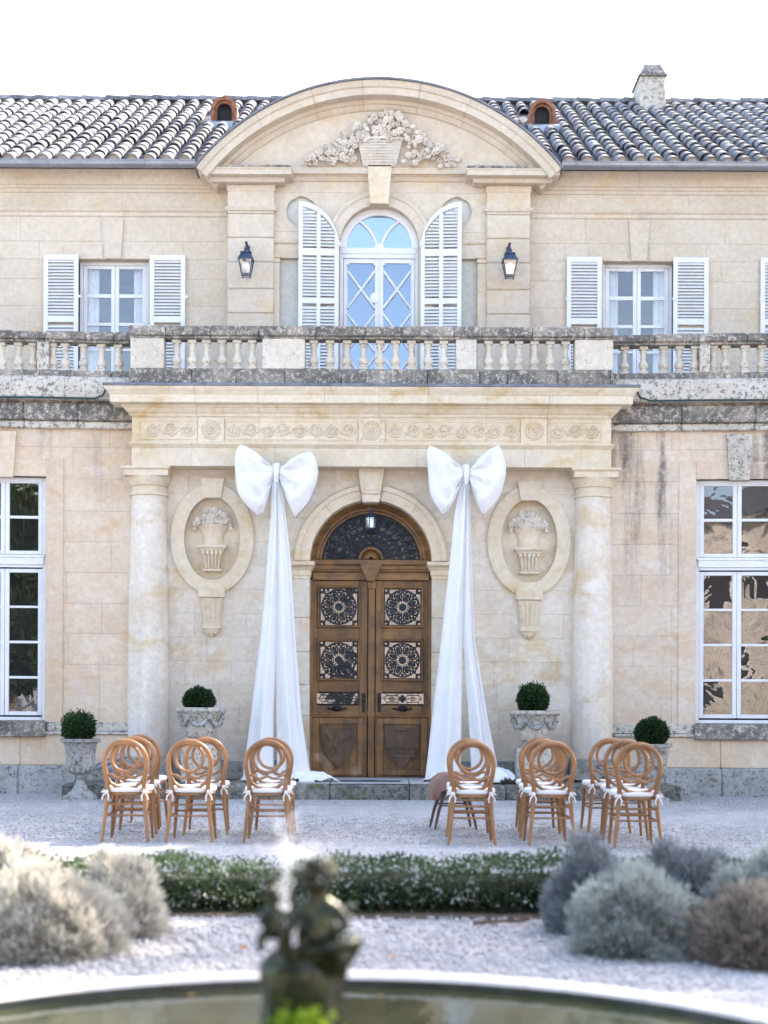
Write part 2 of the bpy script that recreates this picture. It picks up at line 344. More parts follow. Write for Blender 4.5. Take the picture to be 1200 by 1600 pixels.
        return s.add(vs, fs)
    def ball(s, c, r, n=8, m=6, sc=(1, 1, 1)):
        vs = [(c[0], c[1], c[2]+r*sc[2])]; fs = []
        for i in range(1, m):
            t = PI*i/m
            for k in range(n): a = 2*PI*k/n; vs.append((c[0]+r*sc[0]*math.sin(t)*math.cos(a), c[1]+r*sc[1]*math.sin(t)*math.sin(a), c[2]+r*sc[2]*math.cos(t)))
        vs.append((c[0], c[1], c[2]-r*sc[2])); e = len(vs)-1
        for k in range(n): fs.append((0, 1+k, 1+(k+1) % n)); fs.append((e, e-n+(k+1) % n, e-n+k))
        for i in range(m-2):
            for k in range(n): a = 1+i*n+k; b_ = 1+i*n+(k+1) % n; fs.append((a, a+n, b_+n, b_))
        return s.add(vs, fs)
    def mesh(s, name, mat, M=None, smooth=38):
        me = bpy.data.meshes.new(name); me.from_pydata(s.v, [], s.f)
        if M is not None: me.transform(M)
        me.validate(); 
        import bmesh
        bm = bmesh.new(); bm.from_mesh(me); bmesh.ops.recalc_face_normals(bm, faces=bm.faces); bm.to_mesh(me); bm.free()
        for mm in (mat if isinstance(mat, (list, tuple)) else [mat]): me.materials.append(MT[mm])
        if smooth:
            me.polygons.foreach_set('use_smooth', [True]*len(me.polygons)); me.set_sharp_from_angle(angle=R(smooth))
        me.update(); return me
    def build(s, name, mat, parent=None, M=None, smooth=38):
        return link(name, s.mesh(name, mat, M, smooth), parent)
def link(name, me, parent=None, mw=None):
    o = bpy.data.objects.new(name, me); C.objects.link(o)
    if parent is not None:
        o.parent = parent
        if parent.get('wroot'): o.matrix_parent_inverse = Matrix.Translation(-parent.location)
    if mw is not None: o.matrix_basis = mw
    return o
def mesh_np(name, V, Q, mat, smooth=False):      # numpy quads / tris
    me = bpy.data.meshes.new(name); k = Q.shape[1]
    me.vertices.add(len(V)); me.vertices.foreach_set('co', V.astype(np.float32).ravel())
    me.loops.add(Q.size); me.loops.foreach_set('vertex_index', Q.astype(np.int32).ravel())
    me.polygons.add(len(Q)); me.polygons.foreach_set('loop_start', np.arange(0, Q.size, k, dtype=np.int32))
    if smooth: me.polygons.foreach_set('use_smooth', np.ones(len(Q), bool))
    me.materials.append(MT[mat]); me.update(calc_edges=True); me.validate(); return me
def leaves(P, N, ln, wd, spread=0.6, r=rng):      # one bent leaf quad for each point, growing along N
    n = len(P); D = N+r.normal(0, spread, (n, 3)); D /= np.linalg.norm(D, axis=1)[:, None]
    S = np.cross(D, r.normal(0, 1, (n, 3))); S /= np.linalg.norm(S, axis=1)[:, None]
    L = ln*(0.6+0.8*r.random(n))[:, None]; Wd = wd*(0.7+0.6*r.random(n))[:, None]
    V = np.stack([P, P+D*L*0.5+S*Wd*0.5, P+D*L, P+D*L*0.5-S*Wd*0.5], 1).reshape(-1, 3)
    return V, np.arange(4*n).reshape(n, 4)
def copy_tree(o, parent=None):
    c = o.copy(); C.objects.link(c); c.parent = parent
    for ch in o.children: copy_tree(ch, c)
    return c

# ------------------------------------------------------------------ ground, basin
BX, BY, BRO, BRI = -0.21, 4.20, 2.24, 2.08
def build_ground():
    rad = [BRO-0.05, 2.6, 3.2, 4, 5, 6.5, 8, 10, 12, 14, 17, 22, 30, 60, 150, 700]; n = 72; V = []; Q = []
    for r_ in rad:
        for k in range(n): a = 2*PI*k/n; V.append((BX+r_*math.cos(a), BY+r_*math.sin(a), 0.012*math.sin(r_*1.9+3*a)*(1 if 2.6 < r_ < 14 else 0)))
    for i in range(len(rad)-1):
        for k in range(n): j = (k+1) % n; Q.append((i*n+k, (i+1)*n+k, (i+1)*n+j, i*n+j))
    tag(link('ground', mesh_np('ground', np.array(V), np.array(Q), 'gravel', True)), kind='structure')
    N = 42000                                     # loose pebbles
    d = 6.3*(19.2/6.3)**rng.random(N); x = (rng.random(N)*2-1)*(0.285*d+0.4)
    ok = ((x-BX)**2+(d-BY)**2 > (BRO+0.03)**2) & ~((d > 18.2) & (x > -4.25) & (x < 3.95)); d, x = d[ok], x[ok]; N = len(d)
    s = (0.006+0.012*rng.random(N)**2)[:, None]
    base = np.array([(1,0,0),(0,1,0),(-1,0,0),(0,-1,0),(0,0,.7),(0,0,-.7)], float)
    ang = rng.random(N)*6.28; ca, sa = np.cos(ang), np.sin(ang)
    B = base[None]*(0.7+0.6*rng.random((N, 6, 1)))
    Rx = np.stack([B[:, :, 0]*ca[:, None]-B[:, :, 1]*sa[:, None], B[:, :, 0]*sa[:, None]+B[:, :, 1]*ca[:, None], B[:, :, 2]], 2)
    V = Rx*s[:, None]+np.stack([x, d, 0.006+0*x], 1)[:, None]
    T = np.array([(0,1,4),(1,2,4),(2,3,4),(3,0,4),(1,0,5),(2,1,5),(3,2,5),(0,3,5)])
    Q = (np.arange(N)[:, None, None]*6+T[None]).reshape(-1, 3)
    o = link('loose_gravel', mesh_np('loose_gravel', V.reshape(-1, 3), Q, 'pebble')); tag(o, 'pale loose gravel covering the forecourt', 'gravel', kind='stuff')
build_ground()
b_root = empty('fountain_basin', (BX, BY, 0)); tag(b_root, 'round stone fountain basin with pale curved kerb in the foreground', 'basin')
for k in range(9):                                # kerb stones
    a0, a1 = 2*PI*(k+.3)/9+0.0008, 2*PI*(k+1.3)/9-0.0008; m = MB(); n = 12
    m.lathe(0, 0, [(BRI, -0.5), (BRI, 0.05), (BRI+0.012, 0.062), (BRO-0.015, 0.064), (BRO, 0.05), (BRO, -0.5), (BRI, -0.5)], n, a0, a1); m.build('kerb_stone', 'rim', b_root)
m = MB(); m.lathe(0, 0, [(BRI-0.006, -0.3), (BRI-0.006, 0.046), (BRI+0.004, 0.048), (BRI+0.004, -0.3)], 96); m.f = [f for f in m.f if len(f) == 4]; m.build('dark_lining', 'liner', b_root)  # dark ring inside the kerb, just above the water
m = MB(); m.add([((BRI+0.05)*math.cos(2*PI*k/64), (BRI+0.05)*math.sin(2*PI*k/64), 0.016) for k in range(64)], [tuple(range(64))])
wo = m.build('basin_water', 'water'); wo.location = (BX, BY, 0); tag(wo, kind='structure')

# ------------------------------------------------------------------ the chateau
D_ENT, D_WALL, D_DOOR, D_WING, D_UW, D_UC, D_PED, D_GUT = 19.25, 19.6, 19.85, 19.5, 21.2, 21.05, 20.7, 20.85
XC = -0.19                                             # axis of the ground floor
XU = -0.105                                            # axis of the upper floor
EL, ER = -3.43, 3.06                                   # ends of the portico
chat = empty('chateau', (XC, 19.6, 0)); chat['wroot'] = 1
tag(chat, 'pale limestone chateau with arched pediment, tiled roof and carved portico', 'building')
def part(name, mb, mat, M=None, parent=None, label=None, smooth=38):
    o = mb.build(name, mat, parent or chat, M, smooth)
    if label: o['label'] = label
    return o

def ashlar(name, x0, x1, zs, yf, thick, mat, lens, holes=(), M=None, gap=0.003, seed=1, piece='stone_block', wob=0.0025):
    """courses of stone blocks with recessed mortar joints; holes = (cx, hw(z), zlo, zhi)"""
    rr = random.Random(seed)
    def outline_backing():
        m = MB()       # backing wall in strips, clear of the holes
        zz = sorted(set([zs[0], zs[-1]]+[z for z in zs]+[h[2] for h in holes]+[h[3] for h in holes])); zz = [z for z in zz if zs[0] <= z <= zs[-1]]
        for a, b in zip(zz[:-1], zz[1:]):
            if b-a < 1e-5: continue
            cuts = []
            for h in holes:
                if b <= h[2]+1e-6 or a >= h[3]-1e-6: continue
                w = max(h[1](a+(b-a)*t/10) for t in range(11))+0.03; cuts.append((h[0]-w, h[0]+w))
            xs = x0
            for c in sorted(cuts):
                if c[0] > xs: m.box(xs, c[0], yf+0.012, yf+thick, a, b)
                xs = max(xs, c[1])
            if xs < x1: m.box(xs, x1, yf+0.012, yf+thick, a, b)
        return m
    base = part(name, outline_backing(), 'joint', M)
    for ci, (za, zb) in enumerate(zip(zs[:-1], zs[1:])):
        joints = [x0]; x = x0+(0.5 if ci % 2 else 1.0)*lens*rr.uniform(0.8, 1.15)
        while x < x1-0.3*lens: joints.append(x); x += lens*rr.uniform(0.85, 1.15)
        joints.append(x1); act = []
        for h in holes:
            if zb <= h[2]+1e-6 or za >= h[3]-1e-6: continue
            w = max(h[1](za+(zb-za)*t/10) for t in range(11)); 
            if w > 1e-4: act.append((h, w))
        for h, w in act:
            joints = [j for j in joints if abs(j-h[0]) > w+0.12 or j in (x0, x1)]+[h[0]]
        joints = sorted(set(joints))
        for a, b in zip(joints[:-1], joints[1:]):
            N = 10; L = []; Rr = []
            hl = next((h for h, w in act if abs(h[0]-a) < 1e-6), None); hr = next((h for h, w in act if abs(h[0]-b) < 1e-6), None)
            g = gap/2
            def side(h, x, sgn):
                if h is None: return [(x-sgn*-g if sgn > 0 else x-g, za+g), (x+g if sgn > 0 else x-g, zb-g)]
                pts = []; zl = [za+g+(zb-za-gap)*t/N for t in range(N+1)]
                for e in (h[2], h[3]):
                    if za+g < e < zb-g: zl += [e-1e-4, e+1e-4]
                for z in sorted(zl):
                    w = h[1](z) if h[2] <= z <= h[3] else 0.0
                    pts.append((x+sgn*max(w, g), z))
                return pts
            L = side(hl, a, 1); Rr = side(hr, b, -1)
            pts = L[::-1]+Rr
            if max(p[0] for p in Rr)-min(p[0] for p in L) < 0.03: continue
            y = yf+rr.uniform(-wob, wob)
            mb = MB(); mb.poly(pts, y, yf+0.03); mb.build(piece, mat, base, M, 0)
    return base

# -- portico wall, door opening and oval niches
hwD, zSp = 0.84, 3.20
oval = [(WX(332, 844, D_WALL), WZ(843, D_WALL)), (WX(826.5, 846, D_WALL), WZ(845, D_WALL))]
OA, OB = 0.386, 0.576                                      # inner half axes
def hw_door(z): return hwD+0.03 if z < zSp else math.sqrt(max(0, (hwD+0.03)**2-(z-zSp)**2))
def hw_oval(i):
    cz = oval[i][1]
    return lambda z: OA*math.sqrt(max(0, 1-((z-cz)/OB)**2))
zs = [0.21]+[0.50+0.33*i for i in range(13)]; zs = [z for z in zs if z < 4.40]+[4.46]
ashlar('wall', EL, ER, zs, D_WALL, 0.4, 'limeWall', 0.72,
       [(XC, hw_door, 0, zSp+hwD+0.03)]+[(oval[i][0], hw_oval(i), oval[i][1]-OB, oval[i][1]+OB) for i in (0, 1)], seed=3)

FL = {}
def flower_meshes():
    m = MB()                                               # rose: centre with two rings of petals
    m.ball((0, -0.020, 0), 0.026, 8, 6)
    for k in range(6): a = 2*PI*k/6; m.ball((0.030*math.cos(a), -0.008, 0.030*math.sin(a)), 0.024, 7, 5, (1, 0.8, 1))
    FL['rose'] = m.mesh('carved_rose', 'flower', None, 60)
    m = MB()                                               # open cup
    m.lathe(0, 0, [(0.012, 0.0), (0.034, 0.012), (0.040, 0.035), (0.033, 0.055), (0.024, 0.052), (0.022, 0.030), (0.004, 0.024)], 12)
    m.ball((0, 0, 0.03), 0.012, 6, 5)
    FL['cup'] = m.mesh('carved_cup', 'flower', Matrix.Rotation(R(70), 4, 'X'), 50)
    m = MB()
    for k in range(3): m.ball((0.018*(k-1), -0.012*(k % 2), 0), 0.022, 8, 6, (0.65, 0.8, 1.7))
    FL['bud'] = m.mesh('carved_bud', 'flower', None, 60)
    m = MB(); L = []
    for i in range(7):
        t = i/6; w = 0.028*math.sin(PI*min(1, t*0.95+0.05)); L.append((w, 0.11*t, -0.018*math.sin(t*PI)-0.012*t))
    for sgn in (1, -1):
        pass
    vs = []; fs = []
    for w, x, y in L: vs += [(-w, y+0.006, x), (0, y-0.006, x), (w, y+0.006, x), (0, y+0.03, x)]
    for i in range(6):
        for k in range(4): fs.append((i*4+k, i*4+(k+1) % 4, (i+1)*4+(k+1) % 4, (i+1)*4+k))
    m.add(vs, fs); FL['leaf'] = m.mesh('carved_leaf', 'flower', None, 60)
flower_meshes()
def put_flower(kind, x, y, z, s, rot, parent, tilt=0.0):
    n = {'rose': 'carved_rose', 'cup': 'carved_flower', 'bud': 'carved_bud', 'leaf': 'carved_leaf'}[kind]
    return link(n, FL[kind], parent, Matrix.Translation((x, y, z)) @ Matrix.Rotation(rot, 4, 'Y') @ Matrix.Rotation(tilt, 4, 'X') @ Matrix.Scale(s, 4))

def oval_niche(i):
    cx, cz = oval[i]; y0 = D_WALL-0.045
    o = part('oval_niche', MB().ring2(cx, cz, OA, OB, OA+0.19, OB+0.19, y0, D_WALL+0.06, 64), 'lime')
    def sp(n, mb, mat='lime', sm=38): return mb.build(n, mat, o, None, sm)
    m = MB(); m.poly([(cx+(OA+0.05)*math.cos(2*PI*k/48), cz+(OB+0.05)*math.sin(2*PI*k/48)) for k in range(48)], D_WALL+0.085, D_WALL+0.14); sp('niche_back', m)
    m = MB(); m.poly([(cx-0.12, cz+OB-0.02), (cx+0.12, cz+OB-0.02), (cx+0.165, cz+OB+0.25), (cx-0.165, cz+OB+0.25)], y0-0.03, D_WALL+0.1); sp('keystone', m)
    c0 = cz; cz = cz+0.05
    yb = D_WALL+0.09
    def hl(prof, sx=1.0): return MB().lathe(cx, yb, [(r, cz+0.9*z) for r, z in prof], 20, PI, 2*PI, sx, 0.5)
    sp('carved_bowl', hl([(0.03, -0.15), (0.155, -0.15), (0.150, -0.12), (0.145, -0.05), (0.165, 0.05), (0.215, 0.125), (0.235, 0.14), (0.235, 0.165), (0.20, 0.17), (0.02, 0.17)]))
    m = MB(); m.stack(cx-0.11, cx+0.11, yb-0.09, yb+0.02, [(0.0, cz-0.4950), (0.02, cz-0.4950), (0.02, cz-0.4680), (-0.008, cz-0.4545), (0.012, cz-0.3240), (0.03, cz-0.2340), (0.055, cz-0.2115), (0.055, cz-0.2025), (0.09, cz-0.1710), (0.09, cz-0.1395), (0.0, cz-0.1350)]); sp('carved_pedestal', m)
    for k in range(5):
        x = cx-0.09+0.045*k; mm = MB(); mm.tube([(x*1.0, yb-0.10-0.012, cz-0.4410), (cx+(x-cx)*1.12, yb-0.135, cz-0.2700)], 0.011, 6); sp('carved_flute', mm)
        mm = MB(); mm.ball((cx+(x-cx)*1.35, yb-0.145, cz-0.2475), 0.026, 8, 6, (0.9, 0.6, 1.2)); sp('carved_gadroon', mm)
    rr = random.Random(40+i)
    for row, (n, z, w) in enumerate(((9, 0.18, 0.235), (7, 0.235, 0.20), (6, 0.285, 0.15), (4, 0.335, 0.10), (2, 0.375, 0.04))):
        for k in range(n):
            x = -w+2*w*k/max(1, n-1)+rr.uniform(-.01, .01)
            put_flower(rr.choice(['rose', 'rose', 'cup', 'bud']), cx+x, yb-0.04-0.055*math.sqrt(max(0, 1-(x/0.26)**2)), cz+0.95*z+rr.uniform(-.015, .015), rr.uniform(0.75, 1.05), rr.uniform(0, 6.28), o)
    for s_ in (-1, 1):
        for k in range(2): put_flower('leaf', cx+s_*(0.20+0.02*k), yb-0.05, cz+0.15-0.02*k, 0.8, s_*R(110+25*k), o)
    cz = c0
    zb = cz-OB-0.08                                         # tapered bracket below
    m = MB(); m.stack(cx-0.15, cx+0.15, D_WALL-0.055, D_WALL+0.05, [(0.0, zb-0.16), (0.03, zb-0.15), (0.035, zb-0.02), (-0.05, zb+0.09), (-0.05, zb+0.095)]); sp('bracket_cap', m)
    m = MB(); m.poly([(cx-0.105, zb-0.54), (cx+0.105, zb-0.54), (cx+0.15, zb-0.16), (cx-0.15, zb-0.16)], D_WALL-0.045, D_WALL+0.03); sp('bracket', m)
    for k in range(4):
        t = -0.085+0.0567*k; mm = MB(); mm.tube([(cx+t*0.9, D_WALL-0.047, zb-0.50), (cx+t*1.3, D_WALL-0.052, zb-0.20)], 0.014, 6); sp('carved_flute', mm)
    m = MB(); m.box(cx-0.13, cx+0.13, D_WALL-0.075, D_WALL+0.03, zb-0.59, zb-0.535, 0.006); sp('bracket_band', m)
    m = MB(); m.lathe(cx, D_WALL, [(0.004, zb-0.71), (0.05, zb-0.69), (0.10, zb-0.64), (0.122, zb-0.59)], 14, PI, 2*PI, 1, 0.55); sp('bracket_drop', m)
    for k in range(5):
        a = PI*(k+0.5)/5; mm = MB(); mm.ball((cx-0.09*math.cos(a), D_WALL-0.055, zb-0.60-0.05*math.sin(a)), 0.02, 7, 5); sp('carved_gadroon', mm)
oval_niche(0); oval_niche(1)

# -- door surround
arc = [(hwD, D_WALL-0.05), (hwD+0.13, D_WALL-0.05), (hwD+0.14, D_WALL-0.075), (hwD+0.20, D_WALL-0.085), (hwD+0.215, D_WALL-0.06), (hwD+0.215, D_WALL+0.02), (hwD+0.03, D_WALL+0.45), (hwD, D_WALL+0.45)]
for a0, a1 in ((0, 0.28), (0.28, 0.45), (0.55, 0.72), (0.72, 1.0)):
    part('arch_stone', MB().arch(XC, zSp, PI*a0+0.002, PI*a1-0.002, 12, arc), 'lime')
part('arch_stone', MB().arch(XC, zSp, PI*0.452, PI*0.548, 6, arc), 'lime')
m = MB(); m.poly([(XC-0.115, zSp+hwD-0.03), (XC+0.115, zSp+hwD-0.03), (XC+0.175, 4.448), (XC-0.175, 4.448)], D_WALL-0.16, D_WALL+0.2)
m.poly([(XC-0.085, zSp+hwD+0.12), (XC+0.085, zSp+hwD+0.12), (XC+0.135, 4.42), (XC-0.135, 4.42)], D_WALL-0.175, D_WALL-0.15)
m.tube([(XC-0.117, D_WALL-0.165, zSp+hwD+0.09), (XC+0.117, D_WALL-0.165, zSp+hwD+0.09)], 0.028, 8); m.tube([(XC-0.113, D_WALL-0.14, zSp+hwD-0.025), (XC+0.113, D_WALL-0.14, zSp+hwD-0.025)], 0.022, 8)
part('door_keystone', m, 'lime')
for s in (-1, 1):
    xa, xb = XC+s*hwD, XC+s*(hwD+0.235); x0, x1 = min(xa, xb), max(xa, xb)
    m = MB(); m.stack(x0, x1, D_WALL-0.04, D_WALL+0.4, [(0.0, 2.955), (0.0, 3.0), (0.015, 3.005), (0.015, 3.07), (0.03, 3.085), (0.055, 3.135), (0.065, 3.14), (0.065, 3.19), (0.0, 3.197)]); part('impost', m, 'lime')
    zz = [0.21, 0.62, 1.07, 1.50, 1.95, 2.42, 2.954]
    for k in range(6):
        part('jamb_stone', MB().box(x0+0.002, x1, D_WALL-0.038+random.uniform(-.003, .003), D_WALL+0.42, zz[k]+0.002, zz[k+1]-0.002, 0.006), 'limeWall')

# -- columns
for cx in (WX(232, 950, D_WALL-.05), WX(926.5, 950, D_WALL-.05)):
    cy = D_WALL-0.03; o = part('column', MB().lathe(cx, cy, [(0.29, 0.50), (0.29, 0.53), (0.283, 0.54), (0.284, 1.5), (0.275, 2.4), (0.255, 3.4), (0.240, 4.07)], 40), 'limeWall')
    m = MB(); m.lathe(cx, cy, [(0.240, 4.07), (0.262, 4.075), (0.268, 4.095), (0.262, 4.115), (0.242, 4.12), (0.242, 4.20), (0.262, 4.205), (0.268, 4.235), (0.305, 4.30), (0.315, 4.325), (0.2, 4.325)], 40)
    m.stack(cx-0.30, cx+0.30, cy-0.30, cy+0.1, [(0.0, 4.326), (0.0, 4.40), (0.035, 4.42), (0.035, 4.4485)]); m.build('capital', 'lime', o)
    MB().box(cx-0.33, cx+0.33, cy-0.34, cy+0.1, 0.21, 0.50, 0.012).build('column_plinth', 'plinth', o)

# -- entablature
def seg_stack(name, cuts, prof, yf, yb, mat):
    """a moulded course cut into stones; the first and last have returns"""
    n = len(cuts)-1
    for i in range(n):
        a, b = cuts[i]+(0.0015 if i else 0), cuts[i+1]-(0.0015 if i < n-1 else 0); vs = []
        m = MB(); pr = prof; V = []; Fc = []
        for o, z in pr:
            xl = a-(o if i == 0 else 0); xr = b+(o if i == n-1 else 0); V += [(xl, yf-o, z), (xr, yf-o, z), (xr, yb, z), (xl, yb, z)]
        for j in range(len(pr)-1):
            for k in range(4): p = j*4+k; q = j*4+(k+1) % 4; Fc.append((p, q, q+4, p+4))
        L = len(V); Fc += [(3, 2, 1, 0), (L-4, L-3, L-2, L-1)]; m.add(V, Fc); part(name, m, mat, smooth=30)
def ecuts(pxs, d=D_ENT): return [EL]+[WX(p, 680, d) for p in pxs]+[ER]
seg_stack('architrave_stone', ecuts([300, 430, 652, 820]), [(0, 4.45), (0, 4.69), (0.012, 4.70), (0.035, 4.735), (0.042, 4.74), (0.042, 4.765), (0.0, 4.767)], D_ENT, D_WALL+0.3, 'lime')
seg_stack('frieze_stone', ecuts([310, 405, 500, 760, 860]), [(0, 4.768), (0, 5.098)], D_ENT+0.006, D_WALL+0.3, 'lime')
seg_stack('cornice_stone', ecuts([308, 405, 508, 592, 668, 760, 855]), [(0.0, 5.10), (0.0, 5.115), (0.02, 5.12), (0.025, 5.15), (0.045, 5.16), (0.09, 5.205), (0.095, 5.22), (0.115, 5.225), (0.12, 5.25), (0.245, 5.258), (0.25, 5.265), (0.25, 5.365), (0.262, 5.37), (0.268, 5.385), (0.295, 5.41), (0.318, 5.44), (0.322, 5.463), (0.3, 5.465)], D_ENT, D_WALL+0.5, 'cornice')
lead = part('lead_flashing', MB().stack(EL, ER, D_ENT, D_UC+0.2, [(0.30, 5.4655), (0.335, 5.4655), (0.337, 5.485), (0.33, 5.502), (0.0, 5.515)]), 'lead')
for px in (270, 318, 390, 514, 580, 646, 767, 888):
    x = WX(px, 600, D_ENT-0.33); MB().box(x-0.012, x+0.012, D_ENT-0.345, D_ENT+0.2, 5.468, 5.520, 0.003).build('lead_seam', 'lead', lead)
# frieze carving
def spiral(m, cx, cz, r0, turns, s, a0, y, r=0.011):
    pts = []; N = 26
    for k in range(N+1):
        t = k/N; a = a0+s*t*turns*2*PI; rr_ = r0*(1-0.82*t); pts.append((cx+rr_*math.cos(a), y-0.006*t, cz+rr_*math.sin(a)))
    m.tube(pts, [r*(1.0-0.3*k/N) for k in range(N+1)], 6)
def frieze():
    zc = 4.932; y = D_ENT+0.004
    fr = MB(); h = 0.118
    def frame(pa, pb):
        x0, x1 = WX(pa, 675, D_ENT), WX(pb, 675, D_ENT)
        for a, b, c, d in ((x0, x1, zc-h-.008, zc-h), (x0, x1, zc+h, zc+h+.008), (x0-.004, x0+.004, zc-h, zc+h), (x1-.004, x1+.004, zc-h, zc+h)): fr.box(a, b, y-0.008, y+0.01, c, d)
    root = None
    for pa, pb in ((218, 308), (352, 558), (604, 812), (856, 940)): frame(pa, pb)
    root = part('frieze_carving', fr, 'lime')
    for pa, pb, n in ((226, 306, 3), (354, 556, 8), (606, 810, 8), (858, 938, 3)):
        x0, x1 = WX(pa, 675, D_ENT), WX(pb, 675, D_ENT); st = (x1-x0)/n; ph = 0
        m = MB(); pts = []
        N = n*12
        for k in range(N+1):
            t = k/N; pts.append((x0+(x1-x0)*t, y-0.004, zc+0.055*math.sin(PI*n*t)))
        m.tube(pts, 0.012, 6); m.build('carved_vine', 'lime', root, None, 60)
        for k in range(n):
            cx = x0+st*(k+0.5); s = 1 if k % 2 == 0 else -1
            m = MB(); spiral(m, cx, zc-s*0.012, 0.094, 1.9, -s if k % 3 else s, R(90)*s, y-0.004); m.ball((cx, y-0.004, zc-s*0.018), 0.022, 8, 6, (1, .6, 1)); m.build('carved_scroll', 'lime', root, None, 60)
            for a in (0.4, 1.2, 2.0, 2.7):
                put_flower('leaf', cx+0.07*math.cos(a*2+k), y+0.002, zc+0.065*math.sin(a*2+k), 0.55, a*2.3+k, root)
    for p, kind in ((330, 0), (581, 1), (834, 0)):
        cx = WX(p, 675, D_ENT); w = 0.178
        pn = MB().box(cx-w, cx+w, D_ENT-0.022, D_ENT+0.05, zc-w*0.93, zc+w*0.93, 0.006).build('frieze_block', 'lime', root)
        m = MB()
        for rr_ in (0.125, 0.095, 0.055): m.tube([(cx+rr_*math.cos(2*PI*k/28), D_ENT-0.024, zc+rr_*math.sin(2*PI*k/28)) for k in range(28)], 0.010 if rr_ > .1 else 0.013, 6, True)
        for k in range(8): a = 2*PI*k/8; m.ball((cx+0.036*math.cos(a), D_ENT-0.024, zc+0.036*math.sin(a)), 0.014, 6, 5)
        m.ball((cx, D_ENT-0.026, zc), 0.020, 8, 6)
        if kind:
            for sx in (-1, 1):
                for sz in (-1, 1): spiral(m, cx+sx*0.13, zc+sz*0.12, 0.035, 1.1, sx*sz, 0, D_ENT-0.022, 0.009)
        m.build('carved_rosette', 'lime', root, None, 60)
frieze()

# -- wings of the ground floor (each turns slightly towards the garden)
ANG = R(3.6)
def rot_about(x, y, a): return Matrix.Translation((x, y, 0)) @ Matrix.Rotation(a, 4, 'Z') @ Matrix.Translation((-x, -y, 0))
ML = rot_about(EL, D_WING, ANG); MR = rot_about(ER, D_WING, -ANG)

def casement_window(xa, xb, za, zb, y, rows, split, M=None, glass='glassLow', curtain=None, recess=0.16, fr=0.06, name='window', trans=None):
    """two-leaf window; rows = list of (z0, z1) pane rows; trans = (z0,z1) transom bar"""
    yr = y+recess; m = MB(); bx = lambda a, b, c, d, y0=yr, y1=yr+0.05, bb=0.004: m.box(a, b, y0, y1, c, d, bb)
    bx(xa, xa+fr, za, zb, yr-0.01); bx(xb-fr, xb, za, zb, yr-0.01); bx(xa+fr, xb-fr, zb-fr, zb, yr-0.009); bx(xa+fr, xb-fr, za, za+fr*0.8, yr-0.009)
    o = part(name, m, 'white', M)
    if trans:
        MB().stack(xa+fr, xb-fr, yr-0.02, yr+0.05, [(0.0, trans[0]), (0.0, trans[0]+0.03), (0.02, trans[0]+0.04), (0.02, trans[1]-0.04), (0.035, trans[1]-0.03), (0.035, trans[1])]).build('transom', 'white', o, M)
    xm = (xa+xb)/2; st = 0.058
    for (l, r) in ((xa+fr+.003, xm-.002), (xm+.002, xb-fr-.003)):
        for grp in (split if split else [rows]):
            z0, z1 = grp[0][0]-st*0.9, grp[-1][1]+st*0.9; mm = MB()
            mm.box(l, l+st, yr+0.004, yr+0.045, z0, z1, 0.005); mm.box(r-st, r, yr+0.004, yr+0.045, z0, z1, 0.005)
            mm.box(l+st, r-st, yr+0.005, yr+0.044, z1-st*0.9, z1, 0.004); mm.box(l+st, r-st, yr+0.005, yr+0.044, z0, z0+st*0.9, 0.004)
            mm.build('sash', 'white', o, M)
            for (p, q), (p2, q2) in zip(grp[:-1], grp[1:]): MB().box(l+st, r-st, yr+0.010, yr+0.040, q, p2, 0.004).build('glazing_bar', 'white', o, M)
            for (p, q) in grp:
                t = random.uniform(-0.006, 0.006); t2 = random.uniform(-0.006, 0.006)
                MB().add([(l+st-.003, yr+0.024+t, p-.003), (r-st+.003, yr+0.024-t, p-.003), (r-st+.003, yr+0.024-t+t2, q+.003), (l+st-.003, yr+0.024+t+t2, q+.003)], [(0, 1, 2, 3)]).build('pane', glass, o, M, 0)
    m = MB(); yb = yr+0.55                                   # dark room behind
    m.add([(xa, yr+.06, za), (xb, yr+.06, za), (xb, yb, za), (xa, yb, za), (xa, yr+.06, zb), (xb, yr+.06, zb), (xb, yb, zb), (xa, yb, zb)], [(3, 2, 6, 7), (0, 3, 7, 4), (1, 5, 6, 2), (4, 7, 6, 5), (0, 1, 2, 3)]); m.build('dark_room', 'room', o, M)
    if curtain:
        for (ca, cb) in curtain:
            m = MB(); n = 24; vs = []
            for k in range(n+1):
                x = ca+(cb-ca)*k/n; yy = yr+0.12+0.018*math.sin(k*1.9); vs += [(x, yy, za+.02), (x, yy, zb-.02)]
            m.add(vs, [(2*k, 2*k+2, 2*k+3, 2*k+1) for k in range(n)]); m.build('curtain', 'curtain', o, M, 80)
    return o

